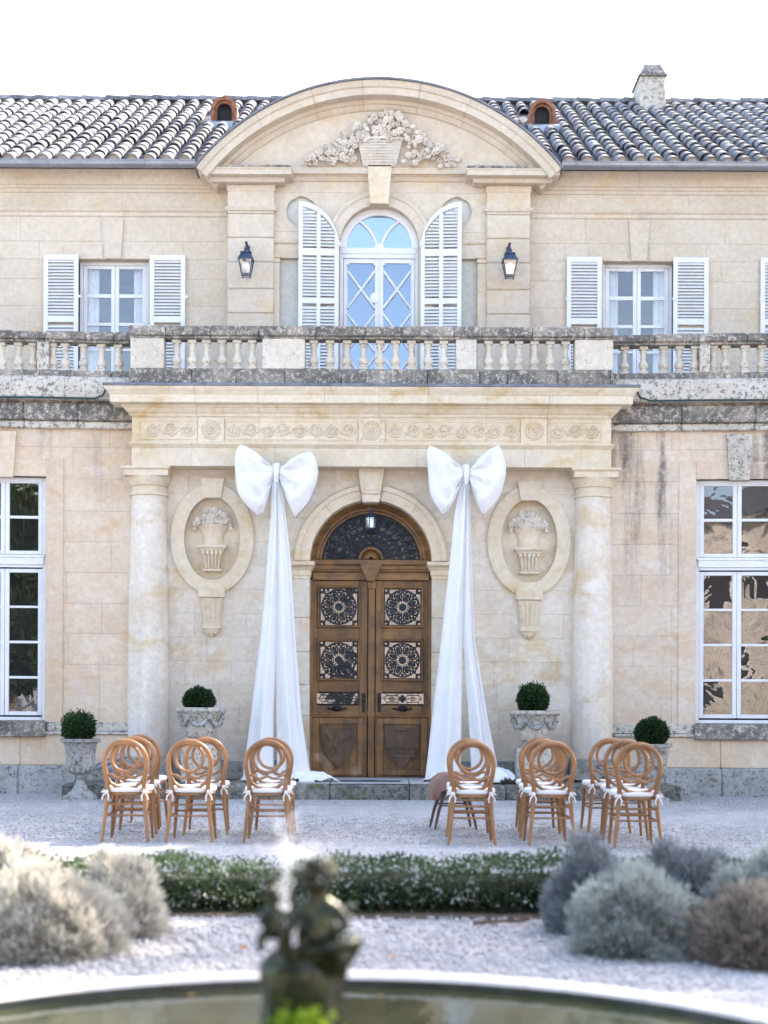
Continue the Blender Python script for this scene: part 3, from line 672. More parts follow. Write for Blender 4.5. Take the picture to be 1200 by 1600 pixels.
def zwin(p): return WZ(p, D_WING+0.1)
def lower_wing(side):
    M = ML if side < 0 else MR; d = D_WING; mat = 'pink' if side < 0 else 'pinkR'
    if side < 0: wx0, wx1 = WX(-54, 940, d+.1), WX(76, 940, d+.1); xin, xout = EL, EL-4.6
    else: wx0, wx1 = WX(1083, 940, d+.1), WX(1213, 940, d+.1); xin, xout = ER, ER+4.6
    xm = (wx0+wx1)/2; hw = (wx1-wx0)/2; wz0, wz1 = zwin(1128), zwin(750)
    zs_ = [1.02]+[WZ(p, d) for p in (1040, 992, 945, 897, 849, 801, 751, 702)]; zs_ = [0.97]+zs_[1:]+[5.0]
    a, b = min(xin, xout), max(xin, xout)
    ashlar('wall', a, b, zs_, d, 0.45, mat, 0.85, [(xm, lambda z: hw, wz0-0.02, wz1)], M, seed=21 if side < 0 else 27, gap=0.003)
    # window surround and keystone
    bw = 0.235; yf = d-0.018
    for s in (-1, 1): part('window_surround', MB().box(xm+s*hw, xm+s*(hw+bw), yf, d+0.18, 0.97, wz1+bw, 0.004), mat, M)
    part('window_surround', MB().box(xm-hw+0.001, xm+hw-0.001, yf+.001, d+0.18, wz1, wz1+bw-.001, 0.004), mat, M)
    kz0, kz1 = wz1-0.02, wz1+0.60
    m = MB(); m.poly([(xm-0.135, kz0), (xm+0.135, kz0), (xm+0.175, kz1), (xm-0.175, kz1)], d-0.06, d+0.1); part('window_keystone', m, 'weathL' if side > 0 else mat, M)
    # window
    P = [(zwin(809.6), zwin(759)), (zwin(864), zwin(814))][::-1]; Q = [(zwin(949.5), zwin(898)), (zwin(1004), zwin(953)), (zwin(1059), zwin(1008)), (zwin(1114), zwin(1063))][::-1]
    casement_window(wx0+.002, wx1-.002, wz0, wz1-.002, d, None, [Q, P], M, 'glassLow', None, 0.10, trans=(zwin(890), zwin(871)))
    # sill, string course, plinth
    part('window_sill', MB().box(xm-hw-0.02, xm+hw+0.02, d-0.10, d+0.14, zwin(1153), zwin(1129), 0.012), 'weath', M)
    segs = [(a, xm-hw-0.022), (xm+hw+0.022, b)]
    for (p, q) in segs:
        n = max(1, int((q-p)/1.0))
        for k in range(n):
            x0, x1 = p+(q-p)*k/n+.002, p+(q-p)*(k+1)/n-.002
            part('string_course_stone', MB().box(x0, x1, d-0.04, d+0.3, 0.845, 0.972, 0.01), 'weathL', M)
    part('string_course', MB().box(a, b, d-0.055, d+0.3, 0.80, 0.843, 0.008), 'weathL', M)
    n = 6
    for k in range(n):
        x0, x1 = a+(b-a)*k/n+.002, a+(b-a)*(k+1)/n-.002
        part('dado_stone', MB().box(x0, x1, d-0.02, d+0.3, 0.385, 0.798, 0.006), 'pink', M)
        part('plinth_stone', MB().box(x0, x1, d-0.16, d+0.3, -0.2, 0.383, 0.02), 'plinth', M)
    # cornice: fillet, lichened band, big top course
    cuts = [a]; rr = random.Random(5+side)
    while cuts[-1] < b-1.1: cuts.append(cuts[-1]+rr.uniform(0.7, 1.05))
    cuts.append(b)
    for x0, x1 in zip(cuts[:-1], cuts[1:]):
        x0 += .002; x1 -= .002
        part('cornice_fillet', MB().box(x0, x1, d-0.075, d+0.3, 4.975, 5.075, 0.015), 'weathL', M)
        part('cornice_band', MB().box(x0, x1, d-0.13, d+0.3, 5.077, 5.315, 0.015), 'weath', M)
    for k in range(5):
        x0, x1 = a+(b-a)*k/5+.002, a+(b-a)*(k+1)/5-.002
        m = MB(); pr = [(d+0.3, 5.345), (d-0.22, 5.345), (d-0.245, 5.37), (d-0.25, 5.56), (d-0.22, 5.635), (d-0.18, 5.66), (d+0.3, 5.66)]
        vs = [(x0, y, z) for y, z in pr]+[(x1, y, z) for y, z in pr]; L = len(pr)
        m.add(vs, [tuple(range(L)), tuple(range(2*L-1, L-1, -1))]+[(i, i+L, (i+1) % L+L, (i+1) % L) for i in range(L)]); part('cornice_course', m, 'weathL', M)
    part('terrace', MB().box(a, b, d+0.3, D_UW+0.3, 5.3, 5.62), 'weathL', M)
    part('cornice_bed', MB().box(a, b, d-0.10, d+0.3, 5.3155, 5.3445), 'weath', M)
lower_wing(-1); lower_wing(1)

# -- balustrades
def baluster_mesh(h, name):
    s = h/0.405; m = MB()
    pr = [(0.052, 0.045), (0.060, 0.055), (0.050, 0.068), (0.040, 0.078), (0.060, 0.095), (0.068, 0.125), (0.064, 0.155), (0.045, 0.185), (0.036, 0.22), (0.038, 0.29), (0.044, 0.315), (0.052, 0.32), (0.052, 0.335), (0.042, 0.342), (0.042, 0.352), (0.054, 0.362)]
    m.lathe(0, 0, [(r_, z*s) for r_, z in pr], 14); m.box(-0.058, 0.058, -0.058, 0.058, 0, 0.045*s, 0.006); m.box(-0.058, 0.058, -0.058, 0.058, 0.362*s, h, 0.006)
    return m.mesh(name, 'balu', None, 40)
BM = baluster_mesh(0.405, 'baluster'); BMW = baluster_mesh(0.385, 'baluster')
def balustrade(pxs, posts, ends, z0, z1, z2, z3, d, base_z, mesh, M=None, hd=0.11, joints=(), lab=None):
    """z0 base bottom, z1 baluster foot, z2 rail underside, z3 rail top"""
    x0, x1 = ends
    js = [x0]+[WX(p, 520, d) for p in joints]+[x1]; first = None
    for a, b in zip(js[:-1], js[1:]):
        dz = random.uniform(-0.006, 0.006)
        m = MB(); m.box(a+.002, b-.002, d-hd-0.03, d+hd+0.03, z2+0.035, z3+dz, 0.014); m.box(a+.003, b-.003, d-hd+0.005, d+hd, z2, z2+0.036, 0.004)
        if first is None: first = part('balustrade', m, 'weath', M, label=lab)
        else: m.build('rail_stone', 'weath', first, M)
    js = [x0]+[WX(p+40, 590, d) for p in joints]+[x1]
    js = [j for j in js if x0 <= j <= x1]
    for a, b in zip(js[:-1], js[1:]): MB().box(a+.002, b-.002, d-hd-0.02, d+hd+0.02, z0, z1, 0.012).build('base_stone', 'weath', first, M)
    for p in pxs:
        loc = Vector((WX(p, 555, d)+random.uniform(-.006, .006), d, z1))
        if M is not None: loc = M @ loc
        link('baluster', mesh, first, Matrix.Translation(loc) @ Matrix.Rotation(random.uniform(-.06, .06), 4, 'Z'))
    for (a, b, mt) in posts:
        xa, xb = WX(a, 555, d), WX(b, 555, d); MB().box(xa, xb, d-hd-0.005, d+hd+0.005, z1, z2, 0.008).build('balustrade_post', mt, first, M)
    return first
DB = 19.2
balustrade([276, 300, 323, 347, 371, 395]+[490, 516, 542, 568, 593, 617.5, 643, 668.5, 694]+[763.5, 788, 811, 835, 859, 883],
           [(206, 258, 'balu'), (411, 477, 'balu'), (712, 744, 'balu'), (897, 956, 'balu')],
           (WX(204, 520, DB), WX(957, 520, DB)), 5.50, 5.73, 6.135, 6.30, DB, 0, BM, joints=(261, 330, 406, 494, 571, 628, 709, 752, 830, 911), lab='central balustrade above the portico')
DW = 19.47
balustrade([5, 32, 54, 85, 104, 132, 160, 186, -24, -52, -80], [(62, 80, 'weathL'), (-110, -92, 'weathL')], (EL-4.6, EL+0.30), 5.655, 5.745, 6.13, 6.27, DW, 0, BMW, ML, joints=(-60, 26, 74, 136, 180), lab='left wing balustrade')
balustrade([976, 1005, 1035, 1061, 1084, 1112, 1131, 1160, 1187, 1215, 1243], [(1090, 1106, 'weathL'), (1255, 1272, 'weathL')], (ER-0.05, ER+4.6), 5.655, 5.745, 6.13, 6.27, DW, 0, BMW, MR, joints=(1021, 1088, 1162, 1230), lab='right wing balustrade')
# green cables lying on the wing cornices
for side, M, pts in ((-1, ML, [(-8.0, 0), (-6.4, 0.004), (-5.5, -0.004), (-4.6, 0.003), (-3.95, 0.0), (-3.84, 0.04), (-3.80, 0.12)]), (1, MR, [(3.42, 0.13), (3.46, 0.05), (3.6, 0.0), (4.4, 0.004), (5.3, -0.002), (6.5, 0.004), (7.6, 0)])):
    m = MB(); P = []
    for i in range(len(pts)-1):
        for t in (0, .5): P.append((pts[i][0]+(pts[i+1][0]-pts[i][0])*t, D_WING-0.262, 5.345+pts[i][1]+(pts[i+1][1]-pts[i][1])*t))
    P.append((pts[-1][0], D_WING-0.262, 5.345+pts[-1][1])); m.tube(P, 0.012, 6)
    tag(m.build('cable', 'cable', None, M), 'dark green cable along the %s wing cornice' % ('left' if side < 0 else 'right'), 'cable')

# -- steps
st0 = WX(96, 1225, 18.35); st1 = WX(1066, 1225, 18.35)
cuts = [st0]+[WX(p, 1225, 18.35) for p in (165, 250, 330, 420, 515, 640, 700, 790, 862, 950)]+[st1]
for i, (a, b) in enumerate(zip(cuts[:-1], cuts[1:])):
    slab = 4 <= i <= 6
    part('step_stone', MB().box(a+.003, b-.003, 18.35+random.uniform(-.015, .015), D_WALL-0.1, -0.1, 0.205+random.uniform(-.008, .002)-(0.0 if slab else 0.015), 0.02), 'moss')
    if slab: part('step_slab', MB().box(a+.006, b-.006, 18.38, D_DOOR, 0.2055, 0.2105, 0.002), 'slab')
part('threshold', MB().box(XC-hwD, XC+hwD, D_WALL-0.09, D_DOOR+0.1, 0.0, 0.206, 0.0), 'slab')
m = MB(); gx0, gx1 = WX(532, 1219, 18.9), WX(626, 1219, 18.9); m.box(gx0, gx1, 18.80, 18.92, 0.211, 0.222, 0.003)
for k in range(7): m.box(XC-0.1+0.03*k, XC-0.085+0.03*k, 18.82, 18.9, 0.222, 0.228)
part('boot_scraper', m, 'iron')
for x0, x1 in ((EL-0.02, XC-hwD-0.25), (XC+hwD+0.25, ER+0.02)):
    n = 4
    for k in range(n): part('base_course_stone', MB().box(x0+(x1-x0)*k/n+.002, x0+(x1-x0)*(k+1)/n-.002, D_WALL-0.10, D_WALL+0.1, 0.19, 0.46, 0.012), 'plinth')

# -- the double door with iron grilles and fanlight
def dx(p): return WX(p, 1050, D_DOOR)
def dz(p): return WZ(p, D_DOOR)
def door():
    Y = D_DOOR
    m = MB(); prof = [(hwD, Y-0.06), (hwD, Y+0.12), (0.69, Y+0.12), (0.69, Y-0.02), (0.715, Y-0.025), (0.73, Y-0.05), (0.76, Y-0.05), (0.775, Y-0.075), (0.80, Y-0.06)]
    m.arch(XC, zSp, R(3), R(177), 40, prof)
    door = part('door', m, 'doorH', label='carved oak double door with round fanlight and iron grilles')
    def sp(n, mb, mat='doorV', sm=38, label=None):
        o = mb.build(n, mat, door, None, sm)
        if label: o['label'] = label
        return o
    zt = 0.215
    for s in (-1, 1): sp('door_jamb', MB().box(XC+s*(hwD-0.001), XC+s*(hwD-0.035), Y-0.05, Y+0.1, zt, 2.96, 0.004))
    # transom beam
    x0, x1 = XC-hwD+.001, XC+hwD-.001; a = 2.962
    sp('transom_beam', MB().stack(x0+0.03, x1-0.03, Y-0.04, Y+0.12, [(0.0, a), (0.0, a+0.10), (0.01, a+0.105), (0.03, a+0.125), (0.032, a+0.14)]), 'doorH')
    sp('transom_cornice', MB().stack(x0+0.05, x1-0.05, Y-0.07, Y+0.12, [(0.0, a+0.142), (0.01, a+0.15), (0.012, a+0.19), (0.03, a+0.205), (0.045, a+0.215), (0.045, a+0.27), (0.01, a+0.285)]), 'doorH')
    m = MB(); m.poly([(XC-0.055, a-0.02), (XC+0.055, a-0.02), (XC+0.155, a+0.22), (XC-0.155, a+0.22)], Y-0.15, Y-0.02); sp('transom_bracket', m, 'doorH')
    m = MB(); m.arch(XC, a+0.285, 0, PI, 20, [(0.17, Y-0.10), (0.17, Y+0.05), (0.125, Y+0.05), (0.125, Y-0.08), (0.14, Y-0.115)]); sp('shell_moulding', m, 'doorH')
    m = MB(); m.lathe(0, 0, [(0.128, 0.0), (0.10, 0.035), (0.03, 0.055)], 20, 0, PI); 
    o = m.build('shell_boss', 'doorH', door, Matrix.Translation((XC, Y-0.03, a+0.285)) @ Matrix.Rotation(R(90), 4, 'X'))
    for k in range(9):
        t = PI*(k+0.5)/9; mm = MB(); mm.tube([(XC+0.03*math.cos(t), Y-0.085, a+0.285+0.03*math.sin(t)), (XC+0.12*math.cos(t), Y-0.045, a+0.285+0.12*math.sin(t))], [0.006, 0.014], 6); sp('shell_rib', mm, 'doorH')
    # fanlight
    zc = a+0.28
    m = MB(); m.poly([(XC+0.70*math.cos(PI*k/32), zSp+0.70*math.sin(PI*k/32)) for k in range(33)], Y+0.06, Y+0.07); sp('fanlight_pane', m, 'glassFan', 0)
    m = MB(); yg = Y+0.02
    for rr_ in (0.20, 0.30, 0.41): m.tube([(XC+rr_*math.cos(PI*k/30), yg, zc+rr_*math.sin(PI*k/30)) for k in range(31)], 0.008, 5)
    m.tube([(XC+0.675*math.cos(PI*k/40), yg, zSp+0.675*math.sin(PI*k/40)) for k in range(41)], 0.010, 5)
    nr = 14
    for k in range(nr+1):
        t = PI*k/nr; c, s = math.cos(t), math.sin(t); ro = 0.675-0.04*s; m.tube([(XC+0.18*c, yg, zc+0.18*s), (XC+ro*c, yg, zc+ro*s)], 0.006, 5)
        if k < nr:
            t = PI*(k+0.5)/nr; c, s = math.cos(t), math.sin(t)
            for rr_, rad, flat in ((0.25, 0.024, 1), (0.355, 0.032, 1), (0.47, 0.045, 1), (0.575, 0.052, 1)):
                m.tube([(XC+rr_*c+rad*math.cos(2*PI*j/12), yg, zc+rr_*s+rad*math.sin(2*PI*j/12)) for j in range(12)], 0.008, 5, True)
            for rr_, q in ((0.52, 0.03), (0.615, 0.026), (0.42, 0.02)):
                u, w = (c, s), (-s, c); cx, cz = XC+rr_*c, zc+rr_*s
                m.poly([(cx+q*1.5*u[0], cz+q*1.5*u[1]), (cx+q*.6*w[0], cz+q*.6*w[1]), (cx-q*1.5*u[0], cz-q*1.5*u[1]), (cx-q*.6*w[0], cz-q*.6*w[1])], yg-0.008, yg+0.004)
            for e in (-1, 1):
                tt = t+e*PI/nr*0.28; m.tube([(XC+0.5*math.cos(t), yg, zc+0.5*math.sin(t)), (XC+0.585*math.cos(tt), yg, zc+0.585*math.sin(tt)), (XC+0.64*math.cos(t+e*PI/nr*0.42), yg, zc+0.64*math.sin(t+e*PI/nr*0.42))], 0.007, 5)
    sp('fan_grille', m, 'iron', 60)
    # the leaves
    def grille(cx, cz, w):
        m = MB(); yg = Y+0.005; s = w/0.54
        def ring(x, z, r_, t=0.008, ax=1, az=1, rot=0, n=16):
            P = []
            for j in range(n):
                p, q = r_*ax*math.cos(2*PI*j/n), r_*az*math.sin(2*PI*j/n); P.append((x+p*math.cos(rot)-q*math.sin(rot), yg, z+p*math.sin(rot)+q*math.cos(rot)))
            m.tube(P, t, 5, True)
        def disc(x, z, r_, n=10): m.poly([(x+r_*math.cos(2*PI*j/n), z+r_*math.sin(2*PI*j/n)) for j in range(n)], yg-0.008, yg+0.006)
        ring(cx, cz, 0.25*s, 0.011, n=32); disc(cx, cz, 0.058*s, 14); ring(cx, cz, 0.105*s, 0.006, n=24)
        for j in range(14): t = 2*PI*j/14; disc(cx+0.083*s*math.cos(t), cz+0.083*s*math.sin(t), 0.011*s, 6)
        for j in range(8):
            t = 2*PI*(j+.5)/8; c, q = math.cos(t), math.sin(t)
            ring(cx+0.175*s*c, cz+0.175*s*q, 0.07*s, 0.012, 1.0, 0.72, t)
            m.poly([(cx+(0.175*c+(e*c-f*q))*s, cz+(0.175*q+(e*q+f*c))*s) for e, f in ((0.046, 0), (0.012, 0.036), (-0.06, 0.018), (-0.06, -0.018), (0.012, -0.036))], yg-0.006, yg+0.006)
            t = 2*PI*j/8; disc(cx+0.222*s*math.cos(t), cz+0.222*s*math.sin(t), 0.024*s, 8)
        for e in (-1, 1):
            for f in (-1, 1):
                x, z = cx+e*0.215*s, cz+f*0.215*s
                for p, q in ((0, 0), (e*0.032, f*0.0), (0, f*0.032), (-e*0.03, -f*0.03)): disc(x+p*s, z+q*s, 0.021*s, 8)
        h = w/2
        m.tube([(cx-h, yg, cz-h), (cx+h, yg, cz-h), (cx+h, yg, cz+h), (cx-h, yg, cz+h)], 0.008, 5, True)
        sp('iron_grille', m, 'iron', 60)
    for side in (-1, 1):
        X0, X1 = (dx(484), dx(574)) if side < 0 else (dx(586.5), dx(673))
        gx0, gx1 = (dx(499.5), dx(558.5)) if side < 0 else (dx(600), dx(657.5))
        gc = (gx0+gx1)/2; gw = gx1-gx0
        sq = [(dz(977), dz(920)), (dz(1060), dz(1003))]; sm = (dz(1100.5), dz(1083)); bp = (dz(1204), dz(1131))
        sx0, sx1 = (dx(495), dx(562)) if side < 0 else (dx(596), dx(662))
        for a_, b_ in ((X0, gx0-0.02), (gx1+0.02, X1)):
            sp('door_stile', MB().box(a_, b_, Y, Y+0.06, zt, 2.955, 0.005), 'doorV')
        il, ir = gx0-0.0195, gx1+0.0195
        for z0, z1 in ((sq[0][1]+0.02, 2.954), (sq[1][1]+0.02, sq[0][0]-0.02), (sm[1]+0.012, sq[1][0]-0.02), (bp[1]+0.03, sm[0]-0.012), (zt, bp[0]-0.03)):
            sp('door_rail', MB().box(il, ir, Y+0.002, Y+0.058, z0, z1, 0.005), 'doorH')
        for (z0, z1) in sq:
            m = MB(); e = 0.042                                # raised moulding round the glass
            pr = [(0.0, Y+0.03), (0.0, Y-0.005), (0.012, Y-0.03), (0.028, Y-0.034), (0.034, Y-0.018), (e, Y-0.012), (e, Y+0.03)]
            vs = []; cs = ((gx0, z0, -1, -1), (gx1, z0, 1, -1), (gx1, z1, 1, 1), (gx0, z1, -1, 1))
            for (x, z, p, q) in cs: vs += [(x+p*r_, y_, z+q*r_) for r_, y_ in pr]
            L = len(pr); m.add(vs, [(k*L+i, ((k+1) % 4)*L+i, ((k+1) % 4)*L+(i+1) % L, k*L+(i+1) % L) for k in range(4) for i in range(L)])
            sp('panel_moulding', m, 'doorH', 25)
            sp('door_pane', MB().box(gx0-.01, gx1+.01, Y+0.03, Y+0.036, z0-.01, z1+.01), 'glassDoor', 0)
            grille(gc, (z0+z1)/2, gw-0.01)
        # letter-box grille
        sp('door_pane', MB().box(sx0-.004, sx1+.004, Y-0.004, Y+0.001, sm[0]-.004, sm[1]+.004), 'glassDoor', 0)
        m = MB(); zc_ = (sm[0]+sm[1])/2; h = (sm[1]-sm[0])/2; yy = Y-0.012
        m.tube([(sx0, yy, sm[0]), (sx1, yy, sm[0]), (sx1, yy, sm[1]), (sx0, yy, sm[1])], 0.008, 5, True)
        cc = (sx0+sx1)/2; q = (sx1-sx0)/2
        for e in (-1, 1):
            x = cc+e*q*0.5
            m.tube([(x-q*.40, yy, zc_), (x-q*.25, yy, zc_+h*.6), (x+q*.25, yy, zc_+h*.6), (x+q*.40, yy, zc_), (x+q*.25, yy, zc_-h*.6), (x-q*.25, yy, zc_-h*.6)], 0.007, 5, True)
            m.tube([(x+0.026*math.cos(2*PI*j/10), yy, zc_+0.026*math.sin(2*PI*j/10)) for j in range(10)], 0.006, 5, True)
            m.tube([(x-q*.40, yy, zc_), (x+q*.40, yy, zc_)], 0.005, 5)
            for f in (-.25, .25): m.tube([(x+q*f, yy, zc_+h*.6), (x+q*f, yy, zc_+h)], 0.005, 5); m.tube([(x+q*f, yy, zc_-h*.6), (x+q*f, yy, zc_-h)], 0.005, 5)
        m.poly([(cc-0.06, zc_), (cc, zc_-h*.8), (cc+0.06, zc_), (cc, zc_+h*.8)], yy-.006, yy+.006)
        sp('letterbox_grille', m, 'iron', 60)
        # pull handle
        m = MB(); hz = dz(1107.5); hx = (dx(527) if side < 0 else dx(629))
        m.ball((hx, Y-0.03, hz), 0.033, 10, 8, (1.5, 1, 0.8)); m.ball((hx, Y-0.015, hz), 0.05, 10, 6, (1.6, .35, .8))
        for e in (-1, 1): m.tube([(hx+e*0.03, Y-0.01, hz), (hx+e*0.08, Y-0.01, hz-0.012), (hx+e*0.12, Y-0.01, hz+0.008), (hx+e*0.145, Y-0.01, hz-0.008)], [0.016, 0.012, 0.013, 0.004], 6)
        sp('pull_handle', m, 'iron', 60)
        ex = X1-0.05 if side < 0 else X0+0.055                      # escutcheon plates by the meeting stile
        m = MB(); m.box(ex-0.024, ex+0.024, Y-0.012, Y, dz(1113), dz(1083), 0.005); m.ball((ex, Y-0.02, dz(1096)), 0.016, 8, 6); sp('lock_plate', m, 'iron')
        # bottom panel: ledge, frame, field, coat of arms
        lx0, lx1 = (dx(488), dx(568)) if side < 0 else (dx(589.5), dx(669))
        sp('door_ledge', MB().stack(lx0, lx1, Y-0.015, Y+0.02, [(0.0, dz(1121.5)), (0.008, dz(1121)), (0.02, dz(1119.2)), (0.02, dz(1118)), (0.0, dz(1116.8))]), 'doorH')
        m = MB(); fx0, fx1 = lx0+0.004, lx1-0.004
        m.box(fx0, gx0-0.004, Y-0.022, Y+0.01, dz(1211), dz(1122), 0.006); m.box(gx1+0.004, fx1, Y-0.022, Y+0.01, dz(1211), dz(1122), 0.006)
        m.box(gx0-.004, gx1+.004, Y-0.0225, Y+0.01, dz(1131.5), dz(1122), 0.006); m.box(gx0-.004, gx1+.004, Y-0.0225, Y+0.01, dz(1211), dz(1203.5), 0.006)
        sp('bottom_frame', m, 'doorV')
        sp('bottom_field', MB().box(gx0-.03, gx1+.03, Y+0.006, Y+0.03, bp[0]-.03, bp[1]+.03), 'doorV')
        zt_, zb_ = dz(1134), dz(1200); hh = zt_-zb_; w = gw*0.47; P = []
        for k in range(9): t = k/8; P.append((gc-w+2*w*t, zt_-0.035*math.sin(PI*t)))
        for k in range(1, 12): t = k/11; P.append((gc+w*math.cos(t*PI/2)**0.8, zt_-hh*(0.35*min(1, t*2.2)+0.65*max(0, t-0.0)**1.3) if t < 1 else zb_))
        P2 = [(2*gc-x, z) for x, z in P[9:-1]][::-1]
        m = MB(); m.poly(P+P2, Y-0.040, Y+0.01); sh = sp('carved_shield', m, 'doorD')
        m = MB()
        if side < 0:
            m.poly([(gc-w*.75, zb_+hh*.55), (gc-w*.55, zb_+hh*.45), (gc+w*.80, zt_-hh*.18), (gc+w*.62, zt_-hh*.06)], Y-0.062, Y-0.02)
            m.poly([(gc-w*.75, zt_-hh*.14), (gc-w*.6, zt_-hh*.06), (gc+w*.38, zb_+hh*.30), (gc+w*.22, zb_+hh*.22)], Y-0.058, Y-0.02)
            m.poly([(gc, zb_+hh*.05), (gc+w*.32, zb_+hh*.22), (gc, zb_+hh*.42), (gc-w*.32, zb_+hh*.22)], Y-0.066, Y-0.02)
        else:
            m.box(gc-w*.95, gc+w*.95, Y-0.055, Y-0.02, zb_+hh*.46, zb_+hh*.69, 0.003)
            for k in range(13): x = gc-w*.9+w*1.8*k/12; m.box(x-.005, x+.005, Y-0.064, Y-0.03, zb_+hh*.47, zb_+hh*.68)
            m.box(gc-w*.86, gc+w*.86, Y-0.052, Y-0.02, zb_+hh*.25, zb_+hh*.30, 0.003)
            for e in (-1, 1):
                x, z = gc+e*w*.52, zt_-hh*.18
                m.poly([(x+0.035*(1 if k % 2 == 0 else .42)*math.cos(PI*k/5+PI/2), z+0.035*(1 if k % 2 == 0 else .42)*math.sin(PI*k/5+PI/2)) for k in range(10)], Y-0.062, Y-0.02)
            m.tube([(gc-.06, Y-.05, zb_+hh*.40), (gc, Y-.054, zb_+hh*.35), (gc+.06, Y-.05, zb_+hh*.40)], 0.012, 6)
            for k in range(5): m.ball((gc-.06+.03*k, Y-.046, zt_-hh*.1+.012*(k % 2)), 0.02, 7, 5, (1, .6, 1))
        sp('shield_carving', m, 'doorD')
    m = MB(); m.box(dx(575), dx(585.5), Y-0.035, Y+0.05, zt, 2.955, 0.006); m.box(dx(573.5), dx(587), Y-0.05, Y+0.02, 2.84, 2.95, 0.008); m.box(dx(574), dx(586.5), Y-0.045, Y+0.02, dz(1120), dz(1112), 0.006)
    sp('meeting_post', m, 'doorV')
    sp('door_backing', MB().box(XC-hwD, XC+hwD, Y+0.075, Y+0.11, 0.2, zSp+0.1), 'room')
    m = MB(); m.poly([(XC+0.8*math.cos(PI*k/24), zSp+0.8*math.sin(PI*k/24)) for k in range(25)], Y+0.075, Y+0.12); sp('door_backing', m, 'room')
door()

# -- upper floor: wings
def uz(p): return WZ(p, D_UW)
def shutter(x0, x1, z0, z1, y, parent_M=None, arch_side=0, ncol=1, ry=0.0, rails=()):
    """louvred shutter; arch_side -1/+1 = side where the quarter arch is low"""
    w = x1-x0; st = 0.065 if ncol == 1 else 0.06; xm = 0; h = w/2
    M = Matrix.Translation(((x0+x1)/2, y, 0)) @ Matrix.Rotation(ry, 4, 'Z')
    def top(x):          # x local
        if not arch_side: return z1
        t = (x+h)/w if arch_side > 0 else (h-x)/w          # 0 at the tall side
        t = min(max(t, 0), 1); return z1-w*1.12*(1-math.sqrt(max(0, 1-t*t)))
    def vbar(a, b, zlo):
        n = 8; pts = [(a, zlo), (b, zlo)]+[(b+(a-b)*k/n, top(b+(a-b)*k/n)) for k in range(n+1)]
        m = MB(); m.poly(pts, -0.018, 0.018); return m
    def inner(x): return top(x)-0.075
    m = vbar(-h, -h+st, z0); base = part('shutter', m, 'white', M)
    vbar(h-st, h, z0).build('shutter_stile', 'white', base, M)
    if ncol == 2: 
        n = 1; MB().box(-0.03, 0.03, -0.0175, 0.0175, z0, inner(0), 0.003).build('shutter_stile', 'white', base, M)
    n = 14; xa, xb = -h+st, h-st; pts = [(xa+(xb-xa)*k/n, top(xa+(xb-xa)*k/n)) for k in range(n+1)]
    m = MB(); m.poly(pts+[(x, z-0.075) for x, z in pts[::-1]], -0.0172, 0.0172); m.build('shutter_rail', 'white', base, M)
    rz = list(rails)+[(z0, z0+0.09)]
    for (a, b) in rz: MB().box(xa, xb, -0.017, 0.017, a, b, 0.003).build('shutter_rail', 'white', base, M)
    cols = [(xa, xb)] if ncol == 1 else [(xa, -0.03), (0.03, xb)]
    cache = {}
    for (a, b) in cols:
        z = z0+0.115
        while z < z1-0.09:
            if not any(r0-0.028 < z < r1+0.028 for r0, r1 in rz):
                aa, bb = a, b
                if arch_side:                                # clip to the arch
                    if arch_side > 0:
                        while bb > aa and inner(bb) < z+0.02: bb -= 0.01
                    else:
                        while aa < bb and inner(aa) < z+0.02: aa += 0.01
                if bb-aa > 0.03:
                    key = round(bb-aa, 3)
                    if key not in cache:
                        k = (bb-aa)/2; mm = MB(); mm.box(-k, k, -0.029, 0.029, -0.004, 0.004, 0.0015); cache[key] = mm.mesh('slat', 'white', Matrix.Rotation(R(48), 4, 'X'), 0)
                    link('slat', cache[key], base, M @ Matrix.Translation(((aa+bb)/2, 0, z)))
            z += 0.0485
    m = MB()
    e = h if x0 < XU else -h
    if arch_side or True:
        for z in (z0+0.35, z1-0.62): m.box(e-0.02, e+0.045, -0.03, -0.018, z-0.02, z+0.02, 0.004); m.tube([(e, -0.03, z-0.05), (e, -0.03, z+0.05)], 0.010, 6)
    m.build('hinge', 'white', base, M)
    return base

